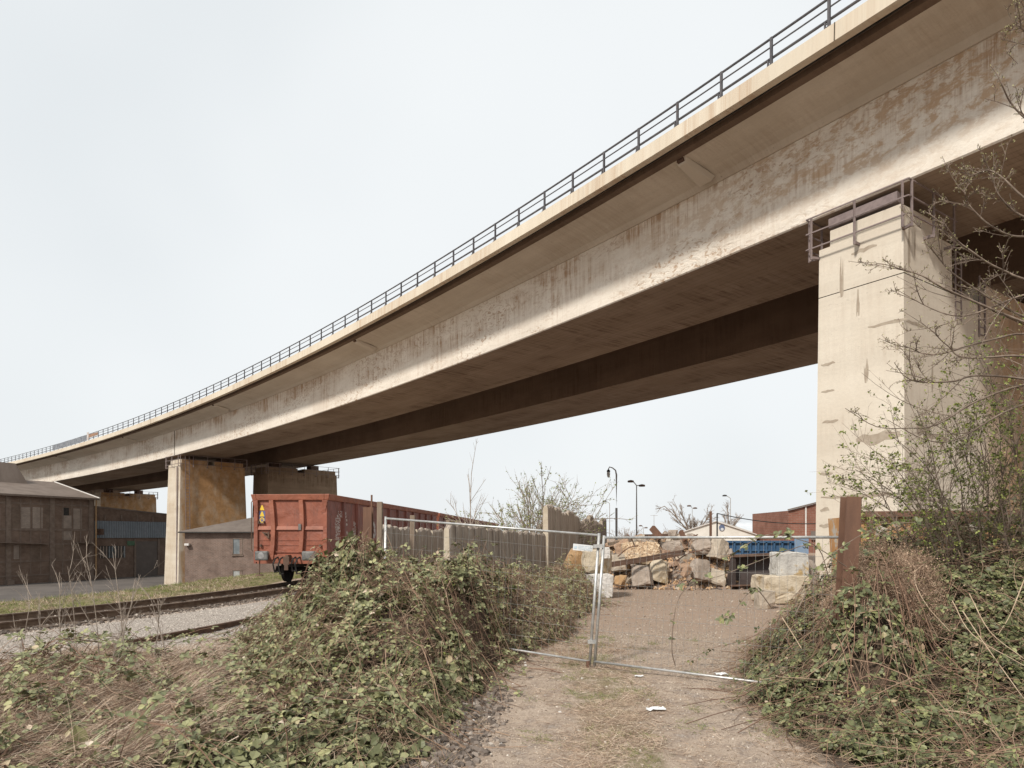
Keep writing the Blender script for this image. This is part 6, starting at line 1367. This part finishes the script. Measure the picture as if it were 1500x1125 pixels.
def pebbles(name, n, xr, yr, size, mat, seed, dens, label, flat=.6):
    g = np.random.default_rng(seed); x = g.uniform(*xr, n * 4); y = g.uniform(*yr, n * 4); k = g.random(n * 4) < dens(x, y); x, y = x[k][:n], y[k][:n]; n = len(x)
    s_ = size[0] + (size[1] - size[0]) * g.random(n) ** 3; S3 = s_[:, None] * g.uniform(.6, 1.2, (n, 3)); ax, ay, az = frames(g.normal(0, .35, (n, 3)) + (0, 0, 1), g.uniform(0, 6.28, n)); S3[:, 2] *= flat
    tv = np.array([(-1, -.7, -.6), (.9, -1, -.7), (1, .8, -.6), (-.8, 1, -.7), (-.7, -.55, .75), (.5, -.8, .8), (.75, .5, .9), (-.5, .65, .7)]) * .5
    V, F_ = scatter(tv, cf, np.stack([x, y, gz(x, y) + S3[:, 2] * .22], -1), ax, ay, az, S3); return MB().add(V, F_).build(name, mat, kind='stuff', label=label, cat='stones')
m_peb = leafmat('path_pebble', [(0, (.20, .155, .12)), (.5, (.34, .275, .215)), (.95, (.45, .38, .31)), (1, (.62, .57, .50))], .95)
m_bal = leafmat('dark_ballast', [(0, (.075, .06, .05)), (.5, (.16, .13, .11)), (.93, (.27, .225, .19)), (1, (.50, .44, .38))], .9)
m_grav = leafmat('pale_gravel', [(0, (.27, .24, .21)), (.5, (.44, .39, .34)), (1, (.62, .56, .5))], .95)
pebbles('pebbles', 26000, (-1, 4), (5.2, 14), (.005, .026), m_peb, 51, lambda x, y: onp(x, y) * (.3 + .7 * vn(x, y, .6)), 'loose pebbles strewn over the path')
pebbles('grit', 7000, (-1, 9), (12, 26), (.010, .045), m_peb, 52, lambda x, y: (x > path_left(y)) * (x < path_right(y)) * .9, 'loose grit on the yard floor')
pebbles('ballast_stones', 12000, (-3.8, .3), (5.0, 8.4), (.02, .085), m_bal, 53, lambda x, y: sm(.15, -.25, x - path_left(y)) * sm(-3.6, -2.2, x) + .6 * sm(.5, .05, np.abs(x - path_left(y) - .15)), 'dark broken ballast stones under the brambles and by the path', .8)
pebbles('gravel', 16000, (-12.5, -3.5), (10, 19), (.012, .04), m_grav, 54, lambda x, y: sm(-6.4, -5.6, track_d(x, y)) * sm(-1.1, -1.5, track_d(x, y)) * .6 + .25, 'pale gravel strewn beside the track')
pebbles('track_ballast', 15000, (-16, -5.5), (9, 34), (.03, .075), m_bal, 55, lambda x, y: sm(1.7, 1.3, np.abs(track_d(x, y))), 'brown ballast between the rails', .9)
pebbles('white_stones', 40, (-2, 3.4), (5.2, 12), (.03, .08), m_whitew, 56, lambda x, y: .8 * sm(.7, 0, np.abs(x - path_left(y))) + .05, 'scattered pale stones by the path edge', .7)
# litter
m_paper = simple('white_paper', (.72, .73, .73), (.80, .81, .81), 9, .6, bmp=.2)
def litter(px, py, Y, w_, label, seed):
    g = np.random.default_rng(seed); c = np.array(at(px, py, Y)); n = 7; u, v = np.meshgrid(np.linspace(-1, 1, n), np.linspace(-.55, .55, 5)); z = .012 + .22 * np.abs(np.sin(u * 2.2 + g.uniform(0, 3))) * (1 - v * v) * .8 + g.uniform(0, .16, u.shape)
    X = c[0] + (u + g.uniform(-.12, .12, u.shape)) * w_ / 2; Y_ = c[1] + (v + .12 * u) * w_ / 2; P_ = np.stack([X, Y_, gz(X, Y_) + .01 + z * w_ / 2], -1).reshape(-1, 3); I = np.arange(u.size).reshape(u.shape)
    q = MB(); q.add(P_, np.stack([I[:-1, :-1], I[:-1, 1:], I[1:, 1:], I[1:, :-1]], -1).reshape(-1, 4)); o = q.build('crumpled_paper', m_paper, label=label, cat='litter'); m_ = o.modifiers.new('t', 'SOLIDIFY'); m_.thickness = .002
litter(960, 1044, 7.52, .21, 'crumpled white paper lying on the grass strip of the path', 1); litter(1057, 993, 9.35, .18, 'flat white scrap under the bottom rail of the fence', 2); litter(853, 893, 17.8, .36, 'white scrap below the brambles at the wall foot', 3); litter(936, 992, 9.3, .12, 'small pale scrap just in front of the fence foot', 4)
